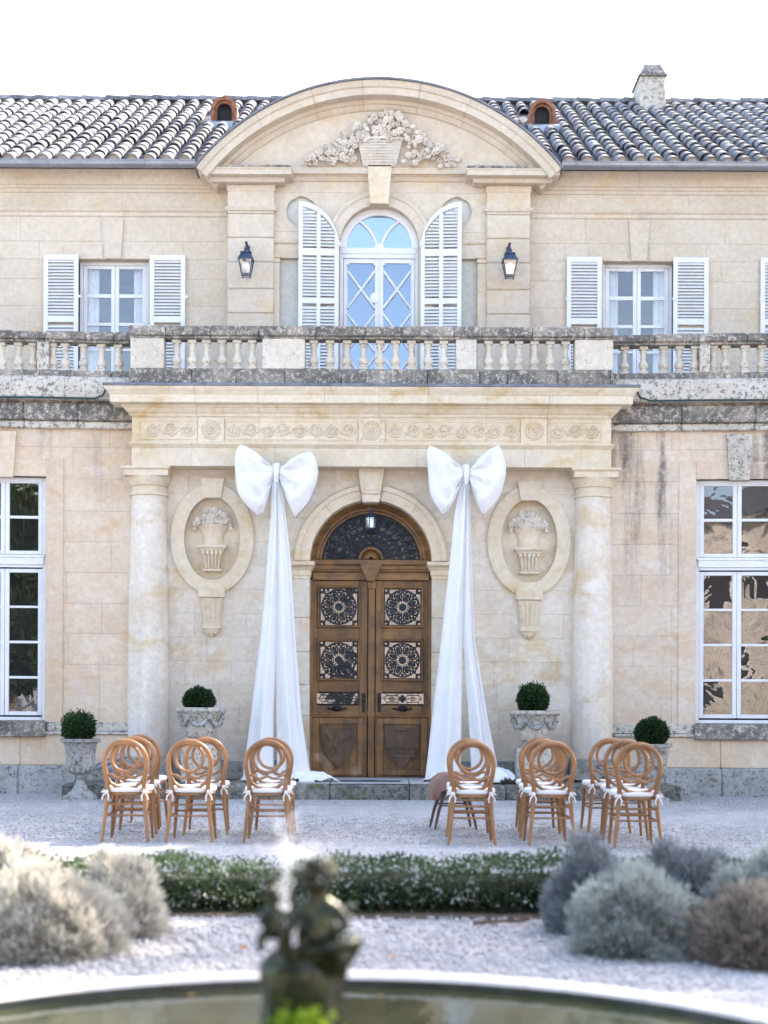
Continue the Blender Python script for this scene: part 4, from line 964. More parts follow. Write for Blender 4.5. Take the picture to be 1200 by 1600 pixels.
UZT = WZ(263, D_UW-0.05)                                        # underside of the gutter
def upper_wing(side):
    d = D_UW
    if side < 0: a, b = -8.6, WX(356, 400, D_UC); ws = [(124, 234)]
    else: a, b = WX(828, 400, D_UC), 8.6; ws = [(941, 1051), (1243, 1353)]
    wins = [(WX(p, 450, d+.1), WX(q, 450, d+.1)) for p, q in ws]; zt = uz(407); holes = []
    for x0, x1 in wins: holes.append(((x0+x1)/2, (lambda h: (lambda z: h))((x1-x0)/2), 5.4, zt))
    zs_ = [5.4]+[uz(p) for p in (565, 522, 480, 438, 407, 379, 341)]+[UZT+0.1]
    ashlar('wall', a, b, zs_, d, 0.45, 'upper', 1.05, holes, None, seed=31+side, gap=0.003, wob=0.002)
    for x0, x1 in wins:
        xm = (x0+x1)/2; hw = (x1-x0)/2
        # lintel band and keystone
        part('window_lintel', MB().box(xm-hw-0.22, xm-0.16, d-0.012, d+0.05, zt+.002, zt+0.20, 0.004), 'upper'); part('window_lintel', MB().box(xm+0.16, xm+hw+0.22, d-0.012, d+0.05, zt+.002, zt+0.20, 0.004), 'upper')
        m = MB(); m.poly([(xm-0.115, zt+.002), (xm+0.115, zt+.002), (xm+0.155, zt+0.60), (xm-0.155, zt+0.60)], d-0.035, d+0.05); part('window_keystone', m, 'upper')
        rows = [(uz(584), uz(547)), (uz(543), uz(507)), (uz(502), uz(463)), (uz(457), uz(418))]; rows = [(uz(625), uz(590))]+rows
        q = (x1-x0)
        casement_window(x0+.002, x1-.002, 5.45, zt-.002, d, None, [rows], None, 'glassW', [(x0+0.06, x0+q*0.25), (x1-q*0.25, x1-0.06)], 0.14, 0.05)
    for (p, q) in (((68, 122), (234, 289)) if side < 0 else ((885.5, 940), (1052, 1107), (1188.5, 1242), (1354, 1408))):
        x0, x1 = WX(p, 490, d-.06), WX(q, 490, d-.06); z1 = uz(402)
        shutter(x0, x1, 5.55, z1, d-0.045, rails=((uz(507), uz(497)),))
    # string course and eaves mouldings
    seg = []; n = 4
    for k in range(n):
        x0, x1 = a+(b-a)*k/n+.0015, a+(b-a)*(k+1)/n-.0015
        def mould(nm, prof, mt):
            m = MB(); vs = []; L = len(prof)
            for x in (x0, x1): vs += [(x, d-o, z) for o, z in prof]
            m.add(vs, [(i, i+1, i+1+L, i+L) for i in range(L-1)]+[tuple(range(L)), tuple(range(2*L-1, L-1, -1))]); part(nm, m, mt, smooth=30)
        z = uz(334); mould('string_moulding', [(-.1, z-0.055), (0.012, z-0.055), (0.012, z), (0.03, z+0.01), (0.045, z+0.03), (0.05, z+0.06), (0.0, z+0.075), (-.1, z+0.08)], 'upper')
        z = uz(303); mould('eaves_moulding', [(-.1, z), (0.02, z), (0.02, z+0.045), (0.045, z+0.06), (0.05, z+0.09), (0.075, z+0.10), (0.09, z+0.16), (0.14, z+0.25), (0.16, z+0.34), (0.20, z+0.35), (0.20, UZT+0.02), (-.1, UZT+0.02)], 'upper')
upper_wing(-1); upper_wing(1)

# -- upper floor: centre
AX, AZ, AR = XU+0.005, WZ(383, D_UC), 0.585                      # arched window centre and radius
def hw_win(z): return AR if z < AZ else math.sqrt(max(0, AR**2-(z-AZ)**2))
ocu = [(WX(471, 331, D_UC), WZ(331, D_UC)), (WX(713.5, 331, D_UC), WZ(331, D_UC))]; ORR = 0.225
def hw_ocu(i):
    cz = ocu[i][1]; return lambda z: math.sqrt(max(0, ORR**2-(z-cz)**2))
nich = [((WX(436, 450, D_UC)+WX(508, 450, D_UC))/2, (WX(508, 450, D_UC)-WX(436, 450, D_UC))/2), ((WX(678, 450, D_UC)+WX(747, 450, D_UC))/2, (WX(747, 450, D_UC)-WX(678, 450, D_UC))/2)]
xa, xb = WX(420, 400, D_UC), WX(768, 400, D_UC)
zN = WZ(404, D_UC); zI = WZ(376, D_UC)
holes = [(AX, hw_win, 5.4, AZ+AR)]+[(nich[i][0], (lambda h: (lambda z: h))(nich[i][1]), 5.4, zN) for i in (0, 1)]+[(ocu[i][0], hw_ocu(i), ocu[i][1]-ORR, ocu[i][1]+ORR) for i in (0, 1)]
ashlar('wall', xa, xb, [5.4, 6.3, 6.8, 7.3, zN, zI, WZ(331, D_UC)-0.30, WZ(331, D_UC)+0.28, WZ(272, D_UC), WZ(255, D_UC)], D_UC, 0.4, 'upper', 0.9, holes, None, 0.003, 51, wob=0.001)
for i in (0, 1):
    m = MB(); m.poly([(ocu[i][0]+0.26*math.cos(2*PI*k/32), ocu[i][1]+0.26*math.sin(2*PI*k/32)) for k in range(32)], D_UC+0.06, D_UC+0.1); part('medallion', m, 'niche')
    x, h = nich[i]; part('niche_panel', MB().box(x-h-.05, x+h+.05, D_UC+0.08, D_UC+0.12, 5.4, zN+.05), 'niche')
    for p, q in (((423, 437),) if i == 0 else ((746, 760),)):    # slim pilaster strips beside the niches
        x0, x1 = WX(p, 450, D_UC), WX(q, 450, D_UC)
        m = MB(); m.box(x0, x1, D_UC-0.03, D_UC+0.05, 5.4, WZ(412, D_UC), 0.004); m.stack(x0, x1, D_UC-0.035, D_UC+0.05, [(0, WZ(412, D_UC)), (0.012, WZ(411, D_UC)), (0.012, WZ(408, D_UC)), (0.0, WZ(407, D_UC)), (0.0, WZ(405, D_UC)), (0.02, WZ(404, D_UC)), (0.02, WZ(400, D_UC)), (0, WZ(399.5, D_UC))]); part('pilaster_strip', m, 'upper')
    p, q = ((427, 512) if i == 0 else (673, 757)); x0, x1 = WX(p, 378, D_UC), WX(q, 378, D_UC)
    part('impost_band', MB().stack(x0, x1, D_UC-0.005, D_UC+0.05, [(0.0, WZ(382, D_UC)), (0.015, WZ(381, D_UC)), (0.03, WZ(378, D_UC)), (0.03, WZ(375, D_UC)), (0, WZ(374.5, D_UC))]), 'upper')
prof = [(AR, D_UC-0.03), (AR+0.13, D_UC-0.03), (AR+0.14, D_UC-0.045), (AR+0.185, D_UC-0.055), (AR+0.205, D_UC-0.04), (AR+0.205, D_UC+0.02), (AR, D_UC+0.25)]
for a0, a1 in ((0.0, 0.2), (0.2, 0.45), (0.55, 0.8), (0.8, 1.0)): part('arch_stone', MB().arch(AX, AZ, PI*a0+.002, PI*a1-.002, 10, prof), 'upper')
part('arch_stone', MB().arch(AX, AZ, PI*.452, PI*.548, 4, prof), 'upper')
for s in (-1, 1): part('window_surround', MB().box(AX+s*AR, AX+s*(AR+0.2), D_UC-0.03, D_UC+0.25, 5.4, AZ-.002, 0.005), 'upper')
m = MB(); m.poly([(AX-0.135, AZ+AR-0.02), (AX+0.135, AZ+AR-0.02), (AX+0.18, WZ(263, D_UC)), (AX-0.18, WZ(263, D_UC))], D_UC-0.15, D_UC+0.1); part('window_keystone', m, 'lime')
def arched_window():
    y = D_UC+0.13; ro = AR-0.002; ri = 0.485
    m = MB(); m.arch(AX, AZ, 0, PI, 32, [(ro, y-0.01), (ro, y+0.06), (ri, y+0.06), (ri, y+0.005), (ri+0.03, y-0.015)])
    o = part('arched_window', m, 'white', label='tall arched window with lozenge glazing bars reflecting blue sky')
    def sp(n, mb, mat='white', sm=38): return mb.build(n, mat, o, None, sm)
    for s in (-1, 1): sp('window_frame', MB().box(AX+s*ro, AX+s*0.535, y-0.01, y+0.06, 5.45, AZ, 0.004))
    sp('transom', MB().stack(AX-0.535, AX+0.535, y-0.015, y+0.05, [(0, AZ-0.16), (0, AZ-0.10), (0.012, AZ-0.09), (0.012, AZ-0.02), (0, AZ-0.005)]))
    m = MB(); m.poly([(AX+0.49*math.cos(PI*k/32), AZ-0.006+0.49*math.sin(PI*k/32)) for k in range(33)], y+0.03, y+0.034); sp('fan_pane', m, 'glassUp', 0)
    for s in (-1, 1):                                        # the two bowed bars of the fan
        P = [(AX+s*(0.02+0.255*t**1.7+0.0*t), y+0.015, AZ+0.395*t) for t in [k/10 for k in range(11)]]
        P = [(AX+s*x_, y+0.015, AZ+z_) for x_, z_ in ((0.03, 0.0), (0.045, 0.07), (0.075, 0.15), (0.12, 0.23), (0.185, 0.31), (0.27, 0.38), (0.31, 0.40))]
        m = MB(); m.tube(P, 0.021, 6); sp('glazing_bar', m)
    m = MB(); m.arch(AX, AZ-0.004, 0, PI, 14, [(0.001, y), (0.07, y), (0.07, y+0.03), (0.001, y+0.03)]); sp('fan_boss', m)
    zt, zb = AZ-0.165, 5.47
    for s in (-1, 1):
        xo, xi = AX+s*0.53, AX+s*0.004; st = 0.058; l, r = min(xo, xi), max(xo, xi)
        m = MB(); m.box(l, l+st, y, y+0.045, zb, zt, 0.005); m.box(r-st, r, y, y+0.045, zb, zt, 0.005); m.box(l+st, r-st, y+.001, y+0.044, zt-0.065, zt, 0.004); m.box(l+st, r-st, y+.001, y+0.044, zb, zb+0.3, 0.004); sp('sash', m)
        gl, gr = l+st, r-st; gt, gb = zt-0.065, zb+0.3; t = 0.003*s
        sp('pane', MB().add([(gl-.004, y+0.022+t, gb), (gr+.004, y+0.022-t, gb), (gr+.004, y+0.024-t, gt+.004), (gl-.004, y+0.024+t, gt+.004)], [(0, 1, 2, 3)]), 'glassUp', 0)
        w = gr-gl; pw = w*1.00; k = 1.35                      # crossing diagonals
        for sg in (-1, 1):
            z = gt+w*k*0.95
            off = 0.0
            while z > gb-w*k:
                # bar from (gl, z) to (gr, z - w*k) for sg=1, mirrored for -1 ; clipped to the pane
                pts = []
                for q in range(41):
                    u = q/40; zz = z-w*k*u; x = gl+w*u if sg > 0 else gr-w*u
                    if gb <= zz <= gt: pts.append((x, y+0.004, zz))
                if len(pts) > 2:
                    m = MB(); m.tube([pts[0], pts[-1]], 0.019, 6); sp('lozenge_bar', m)
                z -= w*k*1.16
    m = MB(); zc = AZ-0.75; m.lathe(0, 0, [(0.002, -0.01), (0.07, -0.008), (0.078, 0.01), (0.05, 0.02)], 18); sp('lozenge_boss', MB()) if False else m.build('espagnolette_plate', 'white', o, Matrix.Translation((AX-0.06, y-0.002, zc)) @ Matrix.Rotation(R(90), 4, 'X'))
    m = MB(); m.tube([(AX-0.002, y-0.012, zb), (AX-0.002, y-0.012, zt)], 0.011, 6); sp('espagnolette', m)
    m = MB(); m.poly([(AX-0.53, zb-0.02), (AX+0.53, zb-0.02), (AX+0.53, AZ)]+[(AX+0.52*math.cos(PI*k/24), AZ+0.52*math.sin(PI*k/24)) for k in range(25)]+[(AX-0.53, AZ)], y+0.3, y+0.32); sp('dark_room', m, 'room')
arched_window()
for (p, q, a_) in ((466.5, 529, 1), (657.5, 721, -1)):
    x0, x1 = WX(p, 420, D_UC-.08), WX(q, 420, D_UC-.08); zq = lambda t: WZ(t, D_UC-.08)
    shutter(x0, x1, 5.5, zq(316), D_UC-0.085, None, a_, 2, R(3)*(1 if a_ > 0 else -1), rails=((zq(400), zq(389)), (zq(475), zq(466))))
# rusticated pilasters
for p, q in ((355.5, 428), (760.5, 828.5)):
    d = D_UC-0.09; x0, x1 = WX(p, 400, d), WX(q, 400, d); zz = [5.4]+[WZ(t, d) for t in (530, 490, 452, 410, 372, 334)]
    for a, b in zip(zz[:-1], zz[1:]): part('pilaster_stone', MB().box(x0, x1, d, D_UC+0.3, a+0.004, b-0.004, 0.014), 'upper')
    part('pilaster_core', MB().box(x0+0.01, x1-0.01, d+0.02, D_UC+0.28, 5.4, zz[-1]), 'joint')
    part('pilaster_cap', MB().stack(x0, x1, d, D_UC+0.3, [(0, zz[-1]), (0.0, zz[-1]+0.03), (0.02, zz[-1]+0.035), (0.035, zz[-1]+0.06), (0.04, zz[-1]+0.085), (0, zz[-1]+0.095)]), 'upper')
    part('pilaster_stone', MB().stack(x0, x1, d, D_UC+0.3, [(0, zz[-1]+0.096), (0, WZ(303, d)), (0.0, WZ(300, d)), (0.012, WZ(299, d)), (0.012, WZ(290, d))]), 'upper')
# entablature below the pediment
zc0 = WZ(290, D_UC)
x0, x1 = WX(355, 280, D_UC-.09), WX(828, 280, D_UC-.09)
for a, b in ((x0, WX(428, 280, D_UC)), (WX(760, 280, D_UC), x1)):
    part('pediment_bed', MB().stack(a, b, D_UC-0.10, D_UC+0.3, [(0.0, zc0), (0.02, zc0+0.03), (0.03, zc0+0.06), (0.07, zc0+0.10), (0.08, zc0+0.13)]), 'upper')
part('pediment_bed', MB().stack(WX(429, 280, D_UC), WX(759, 280, D_UC), D_UC-0.02, D_UC+0.3, [(0.0, WZ(284, D_UC)), (0.02, WZ(281, D_UC)), (0.03, WZ(279, D_UC)), (0.06, WZ(276, D_UC)), (0.06, WZ(273, D_UC))]), 'upper')
part('pediment_shelf', MB().box(WX(448, 268, D_UC-.1), WX(738, 268, D_UC-.1), D_UC-0.12, D_UC+0.3, WZ(272.5, D_UC-.1), WZ(262, D_UC-.1), 0.006), 'upper')
for a, b in ((310, 455), (730, 876)):
    xa_, xb_ = WX(a, 262, D_PED-.05), WX(b, 262, D_PED-.05); zz0, zz1 = WZ(271, D_PED-.05), WZ(259.5, D_PED-.05)
    o = part('pediment_return', MB().stack(xa_, xb_, D_PED+0.02, D_UC+0.3, [(-0.12, zz0-0.06), (-0.09, zz0-0.01), (-0.02, zz0), (0, zz0+0.01), (0, zz1-0.03), (0.01, zz1-0.02), (0.012, zz1)]), 'upper')
    i0, i1 = (xa_+0.42, xb_) if a < 600 else (xa_, xb_-0.42)
    MB().box(i0, i1+0.005, D_PED+0.0, D_UC, zz1+.001, zz1+0.035, 0.008).build('mossy_ledge', 'weath', o)
# pediment: tympanum, curved cornice
PR = 3.396; PX = WX(592, 190, D_PED); PZ = WZ(120, D_PED-.08)-PR-0.03; half = math.asin(2.655/PR)
zt0 = WZ(272, D_PED+.2)
pts = [(PX-2.5, zt0), (PX+2.5, zt0)]; RI = PR-0.30; hb = math.acos((zt0-PZ)/RI)
tym = [(PX+RI*math.sin(hb*(1-2*k/40)), PZ+RI*math.cos(hb*(1-2*k/40))) for k in range(41)]
part('tympanum', MB().poly(tym, D_UC-0.08, D_UC+0.3), 'upper')
prof = [(PR, D_PED-0.06), (PR-0.015, D_PED-0.075), (PR-0.035, D_PED-0.06), (PR-0.085, D_PED-0.045), (PR-0.095, D_PED-0.03), (PR-0.10, D_PED-0.02), (PR-0.195, D_PED-0.015), (PR-0.20, D_PED+0.0), (PR-0.205, D_PED+0.15), (PR-0.25, D_PED+0.17), (PR-0.26, D_PED+0.20), (PR-0.30, D_PED+0.22), (PR-0.325, D_PED+0.25), (PR-0.335, D_UC), (PR-0.30, D_UC+0.9), (PR, D_UC+0.9)]
ang = [-half, -half*0.62, -half*0.33, -half*0.08, half*0.2, half*0.45, half*0.72, half]
for a, b in zip(ang[:-1], ang[1:]): part('pediment_stone', MB().arch(PX, PZ, PI/2-a-0.0006, PI/2-b+0.0006, 12, prof), 'upper', smooth=30)
part('pediment_capping', MB().arch(PX, PZ, PI/2+half+.004, PI/2-half-.004, 60, [(PR+0.002, D_PED-0.085), (PR+0.03, D_PED-0.09), (PR+0.032, D_UC+2.4), (PR+0.002, D_UC+2.4)]), 'lead')
part('pediment_vault', MB().arch(PX, PZ, PI/2+half-.01, PI/2-half+.01, 40, [(PR-0.2, D_UC+0.31), (PR+0.001, D_UC+0.31), (PR+0.001, D_UC+2.4), (PR-0.2, D_UC+2.4)]), 'upper')
def flower_basket():
    y = D_UC-0.08; rr = random.Random(9); Z = lambda p: WZ(p, D_UC-.1); X = lambda p: WX(p, 220, D_UC-.1)
    m = MB(); m.poly([(X(568), Z(262)), (X(619), Z(262)), (X(628), Z(221)), (X(559), Z(221))], y-0.07, y+0.01); o = part('flower_basket', m, 'flower', label='carved stone flower basket with garlands in the pediment')
    for k in range(9):
        z = Z(259-4.5*k); t = k/8; a, b = X(567-9*t), X(620+9*t); m = MB(); m.tube([(a, y-0.065, z), ((a+b)/2, y-0.083, z), (b, y-0.065, z)], 0.014, 6); m.build('basket_weave', 'flower', o)
    for k in range(9):
        t = k/8; m = MB(); m.tube([(X(569+49*t), y-0.078, Z(261)), (X(560+67*t), y-0.078, Z(222))], 0.010, 5); m.build('basket_rib', 'flower', o)
    m = MB(); m.tube([(X(556), y-0.07, Z(219)), (X(594), y-0.09, Z(218)), (X(631), y-0.07, Z(219))], 0.022, 8); m.build('basket_rim', 'flower', o)
    spots = []
    for (cx_, cz_, n, sx_, sz_) in ((597, 206, 44, 46, 17), (600, 188, 18, 26, 9), (543, 226, 14, 16, 16), (515, 244, 14, 22, 12), (650, 224, 13, 16, 16), (678, 243, 14, 22, 12), (490, 254, 7, 14, 6), (697, 256, 5, 8, 4), (540, 250, 9, 13, 9), (646, 249, 9, 13, 9)):
        for k in range(n):
            for tr in range(12):
                a = rr.uniform(0, 6.28); q = math.sqrt(rr.random()); px, py = cx_+sx_*q*math.cos(a), cz_+sz_*q*math.sin(a)
                if py < 259 and all((px-u)**2+(py-v)**2 > 27 for u, v in spots): spots.append((px, py)); break
    for px, py in spots:
        k = rr.choice(['rose', 'rose', 'cup', 'cup', 'bud', 'leaf']); f = put_flower(k, X(px), y-0.05-rr.uniform(0, .07), Z(py), rr.uniform(0.85, 1.25), rr.uniform(0, 6.28), o, rr.uniform(-.3, .3))
    for s in (-1, 1):
        for k in range(14):
            t = k/13; px = 598+s*(44+70*t+rr.uniform(-4, 4)); py = 214+44*t+rr.uniform(-8, 4); put_flower('leaf', X(px), y-0.02, Z(py), rr.uniform(1.0, 1.5), s*R(60+60*rr.random()), o, rr.uniform(-.4, .1))
flower_basket()

# ------------------------------------------------------------------ roof
RS = 0.585; ZG = WZ(257, D_GUT); RL = 5.2; ra = math.atan(RS)
def roof_z(y): return ZG+0.02+RS*(y-D_GUT)
m = MB(); x0, x1 = -9, 9
yR = D_GUT+RL
for x0, x1, yf in ((-9, PX-2.5, D_GUT+0.02), (PX-2.5, PX+2.5, D_UC+1.0), (PX+2.5, 9, D_GUT+0.02)):
    zf = roof_z(yf); m.add([(x0, yf, zf), (x1, yf, zf), (x1, yR, roof_z(yR)), (x0, yR, roof_z(yR)), (x1, yR+RL, roof_z(D_GUT)), (x0, yR+RL, roof_z(D_GUT)),
       (x0, yf, roof_z(D_GUT)-0.03), (x1, yf, roof_z(D_GUT)-0.03), (x1, yR+RL, roof_z(D_GUT)-0.10), (x0, yR+RL, roof_z(D_GUT)-0.10)],
      [(0, 1, 2, 3), (3, 2, 4, 5), (6, 7, 1, 0), (9, 8, 7, 6), (5, 4, 8, 9), (0, 3, 5, 9, 6), (1, 7, 8, 4, 2)])
roof = part('roof', m, 'tileU', smooth=0)
part('house_back', MB().box(-8.9, 8.9, D_UW+1.2, yR+RL-0.3, 0, ZG-0.05), 'upper')
for s in (-1, 1):
    m = MB(); m.box(s*8.6, s*8.9, D_UW-0.02, D_UW+1.2, 0, ZG-0.05); part('house_corner', m, 'upper')
def tile_mesh(L=0.44, r0=0.102, r1=0.080, plug=False, seed=0):
    rr = random.Random(seed); m = MB(); n = 8; vs = []; th = 0.016
    for (r_, yy) in ((r0, 0.0), (r1, L)):
        for q in (0, th):
            for k in range(n+1):
                a = PI*k/n; rx = (r_-q); vs.append((rx*math.cos(a)*(1+rr.uniform(-.03, .03)), yy, rx*0.92*math.sin(a)))
    w = n+1; fs = []
    for k in range(n):
        fs += [(k, k+1, 2*w+k+1, 2*w+k), (w+k+1, w+k, 3*w+k, 3*w+k+1), (k, w+k, w+k+1, k+1), (2*w+k, 2*w+k+1, 3*w+k+1, 3*w+k)]
    fs += [(0, 2*w, 3*w, w), (n, w+n, 3*w+n, 2*w+n)]
    m.add(vs, fs)
    if plug:
        P = [((r0-th)*math.cos(PI*k/n), 0.03, (r0-th)*0.92*math.sin(PI*k/n)) for k in range(n+1)]; m.add(P, [tuple(range(n+1))])
    me = m.mesh('roof_tile', ['tile', 'joint'], None, 50)
    if plug:
        for p in me.polygons:
            if len(p.vertices) > 6: p.material_index = 1
    return me
TM = [tile_mesh(seed=k) for k in range(3)]; TP = tile_mesh(plug=True, seed=9)
slope = Matrix.Rotation(ra, 4, 'X')
exp_ = 0.322; nrow = int(RL/math.cos(ra)/exp_); sp_x = 0.257; ncol = int(17.6/sp_x)
parts_n = 0; rest_V = []; rest_Q = []; offs = 0
vent_px = [(350, 196), (847.5, 199)]; vents = []
for p, q in vent_px:
    s = -(q-1095)/F; t = ((EYE+s*D_GUT)-(ZG+0.02))/(RS-s); d = D_GUT+t; vents.append((WX(p, q, d), d, roof_z(d)+0.06))
tms = [(np.array([v.co[:] for v in me.vertices]), [tuple(p.vertices) for p in me.polygons]) for me in TM]
cand = []
for r_ in range(nrow):
    for c in range(ncol):
        x = -8.75+sp_x*(c+0.5); y = D_GUT-0.05+r_*exp_*math.cos(ra)
        if abs(x-PX) < 2.45 and (y < D_UC+2.3) and (roof_z(y)+0.1 < PZ+math.sqrt(max(0, PR**2-(x-PX)**2))): continue
        if any(abs(x-v[0]) < 0.27 and v[1]-0.55 < y < v[1]+1.0 for v in vents): continue
        vis = abs(x) < 0.272*y; ped = PZ+math.sqrt(max(0, PR**2-(x-PX)**2)) if abs(x-PX) < 2.65 else 0
        hid = ped and (ped-EYE)/D_PED > (roof_z(y)+0.15-EYE)/y
        cand.append((0 if (vis and not hid) else 1, r_, c, x, y))
cand.sort(key=lambda t: (t[0], t[1], t[2]))
V_all = []; F_all = []
for i, (fl, r_, c, x, y) in enumerate(cand):
    colr = random.Random(c); dxc = colr.uniform(-.012, .012)
    M = Matrix.Translation((x+dxc+random.uniform(-.01, .01), y+random.uniform(-.015, .015), roof_z(y)+0.030+random.uniform(-.004, .010))) @ slope @ Matrix.Rotation(random.uniform(-.045, .045), 4, 'Z') @ Matrix.Rotation(R(-2.0), 4, 'X') @ Matrix.Rotation(random.uniform(-.05, .05), 4, 'Y')
    k = random.randrange(3)
    if i < 300: link('roof_tile', TP if r_ == 0 else TM[k], roof, M)
    else:
        A = np.array(M); vv = tms[k][0] @ A[:3, :3].T+A[:3, 3]; V_all.append(vv); F_all += [tuple(q+offs for q in f) for f in tms[k][1]]; offs += len(vv)
me = bpy.data.meshes.new('roof_tiles'); me.from_pydata(np.concatenate(V_all).tolist(), [], F_all); me.materials.append(MT['tile']); me.polygons.foreach_set('use_smooth', [True]*len(me.polygons)); me.set_sharp_from_angle(angle=R(50))
o = link('upper_roof_tiles', me, roof); o['kind'] = 'stuff'
RT = tile_mesh(0.50, 0.135, 0.120, seed=4)
for k in range(42):
    x = -9+0.43*k; link('ridge_tile', RT, roof, Matrix.Translation((x, yR, roof_z(yR)+0.02+random.uniform(0, .015))) @ Matrix.Rotation(R(-90), 4, 'Z') @ Matrix.Rotation(random.uniform(-.03, .03)-0.03, 4, 'X'))
# gutters
for a, b in ((-8.9, WX(307, 258, D_GUT)), (WX(877, 258, D_GUT), 8.9)):
    m = MB(); N = 10; vs = []
    for x in (a, b):
        for k in range(N+1): t = PI+PI*k/N; vs.append((x, D_GUT-0.05+0.075*math.cos(t), ZG+0.005+0.085*math.sin(t)))
        for k in range(N+1): t = 2*PI-PI*k/N; vs.append((x, D_GUT-0.05+0.066*math.cos(t), ZG+0.005+0.076*math.sin(t)))
    w = 2*N+2; m.add(vs, [(k, (k+1) % w, (k+1) % w+w, k+w) for k in range(w)]+[tuple(range(w)), tuple(range(2*w-1, w-1, -1))]); m.tube([(a, D_GUT-0.128, ZG+0.005), (b, D_GUT-0.128, ZG+0.005)], 0.010, 6)
    g = part('gutter', m, 'zinc')
    x = a+0.2
    while x < b-0.1:
        mm = MB(); mm.tube([(x, D_GUT-0.05+0.0785*math.cos(PI+PI*k/8), ZG+0.005+0.0885*math.sin(PI+PI*k/8)) for k in range(9)], 0.005, 4); mm.build('gutter_bracket', 'zinc', g); x += 0.47
# flat tile vents in the roof
for (vx, vy, vz) in vents:
    m = MB(); w, h = 0.165, 0.20
    m.arch(vx, vz+h, 0, PI, 16, [(w, vy), (w+0.055, vy-0.01), (w+0.055, vy+0.8), (w, vy+0.8)])
    for s in (-1, 1): m.box(vx+s*w, vx+s*(w+0.055), vy-0.01, vy+0.8, vz-0.05, vz+h)
    o = part('roof_vent', m, 'terra')
    m = MB(); m.arch(vx, vz+h, 0, PI, 14, [(w-0.04, vy+0.05), (w+0.002, vy+0.05), (w+0.002, vy+0.10), (w-0.04, vy+0.10)])
    for s in (-1, 1): m.box(vx+s*(w-0.04), vx+s*(w+.001), vy+0.051, vy+0.10, vz-0.05, vz+h)
    m.build('vent_lining', 'terra', o)
    m = MB(); m.poly([(vx-w, vz-.05), (vx+w, vz-.05)]+[(vx+w*math.cos(PI*k/14), vz+h+w*math.sin(PI*k/14)) for k in range(15)], vy+0.16, vy+0.2); m.build('vent_opening', 'room', o)
    m = MB(); m.add([(vx-0.26, vy-0.30, roof_z(vy-0.30)+0.10), (vx+0.26, vy-0.30, roof_z(vy-0.30)+0.10), (vx+0.26, vy+0.05, roof_z(vy)+0.09), (vx-0.26, vy+0.05, roof_z(vy)+0.09), (vx-0.26, vy-0.30, roof_z(vy-0.30)), (vx+0.26, vy-0.30, roof_z(vy-0.30)), (vx+0.26, vy+0.05, roof_z(vy)), (vx-0.26, vy+0.05, roof_z(vy))], [(0, 1, 2, 3), (4, 5, 1, 0), (5, 6, 2, 1), (7, 4, 0, 3), (6, 7, 3, 2)]); m.build('vent_apron', 'zinc', o)
# chimney
cy = 25.45; cx0, cx1 = WX(1000, 130, cy), WX(1040, 130, cy); zb, ze, zt = WZ(165, cy), WZ(117, cy), WZ(95, cy)
xm = (cx0+cx1)/2; hw = (cx1-cx0)/2
ch = part('chimney', MB().box(xm-hw, xm+hw, cy, cy+0.75, zb-0.5, ze, 0.012), 'weathL')
m = MB(); m.stack(xm-hw, xm+hw, cy, cy+0.75, [(0.0, ze), (0.03, ze), (0.03, ze+0.03)]);
vs = [(xm-hw-.01, cy-.02, ze+.03), (xm+hw+.01, cy-.02, ze+.03), (xm+hw+.01, cy+.77, ze+.03), (xm-hw-.01, cy+.77, ze+.03), (xm-hw+.09, cy+.1, zt), (xm+hw-.07, cy+.1, zt), (xm+hw-.07, cy+.6, zt), (xm-hw+.09, cy+.6, zt)]
m.add(vs, [(0, 1, 5, 4), (1, 2, 6, 5), (2, 3, 7, 6), (3, 0, 4, 7), (4, 5, 6, 7), (3, 2, 1, 0)]); m.build('chimney_cap', 'weath', ch)


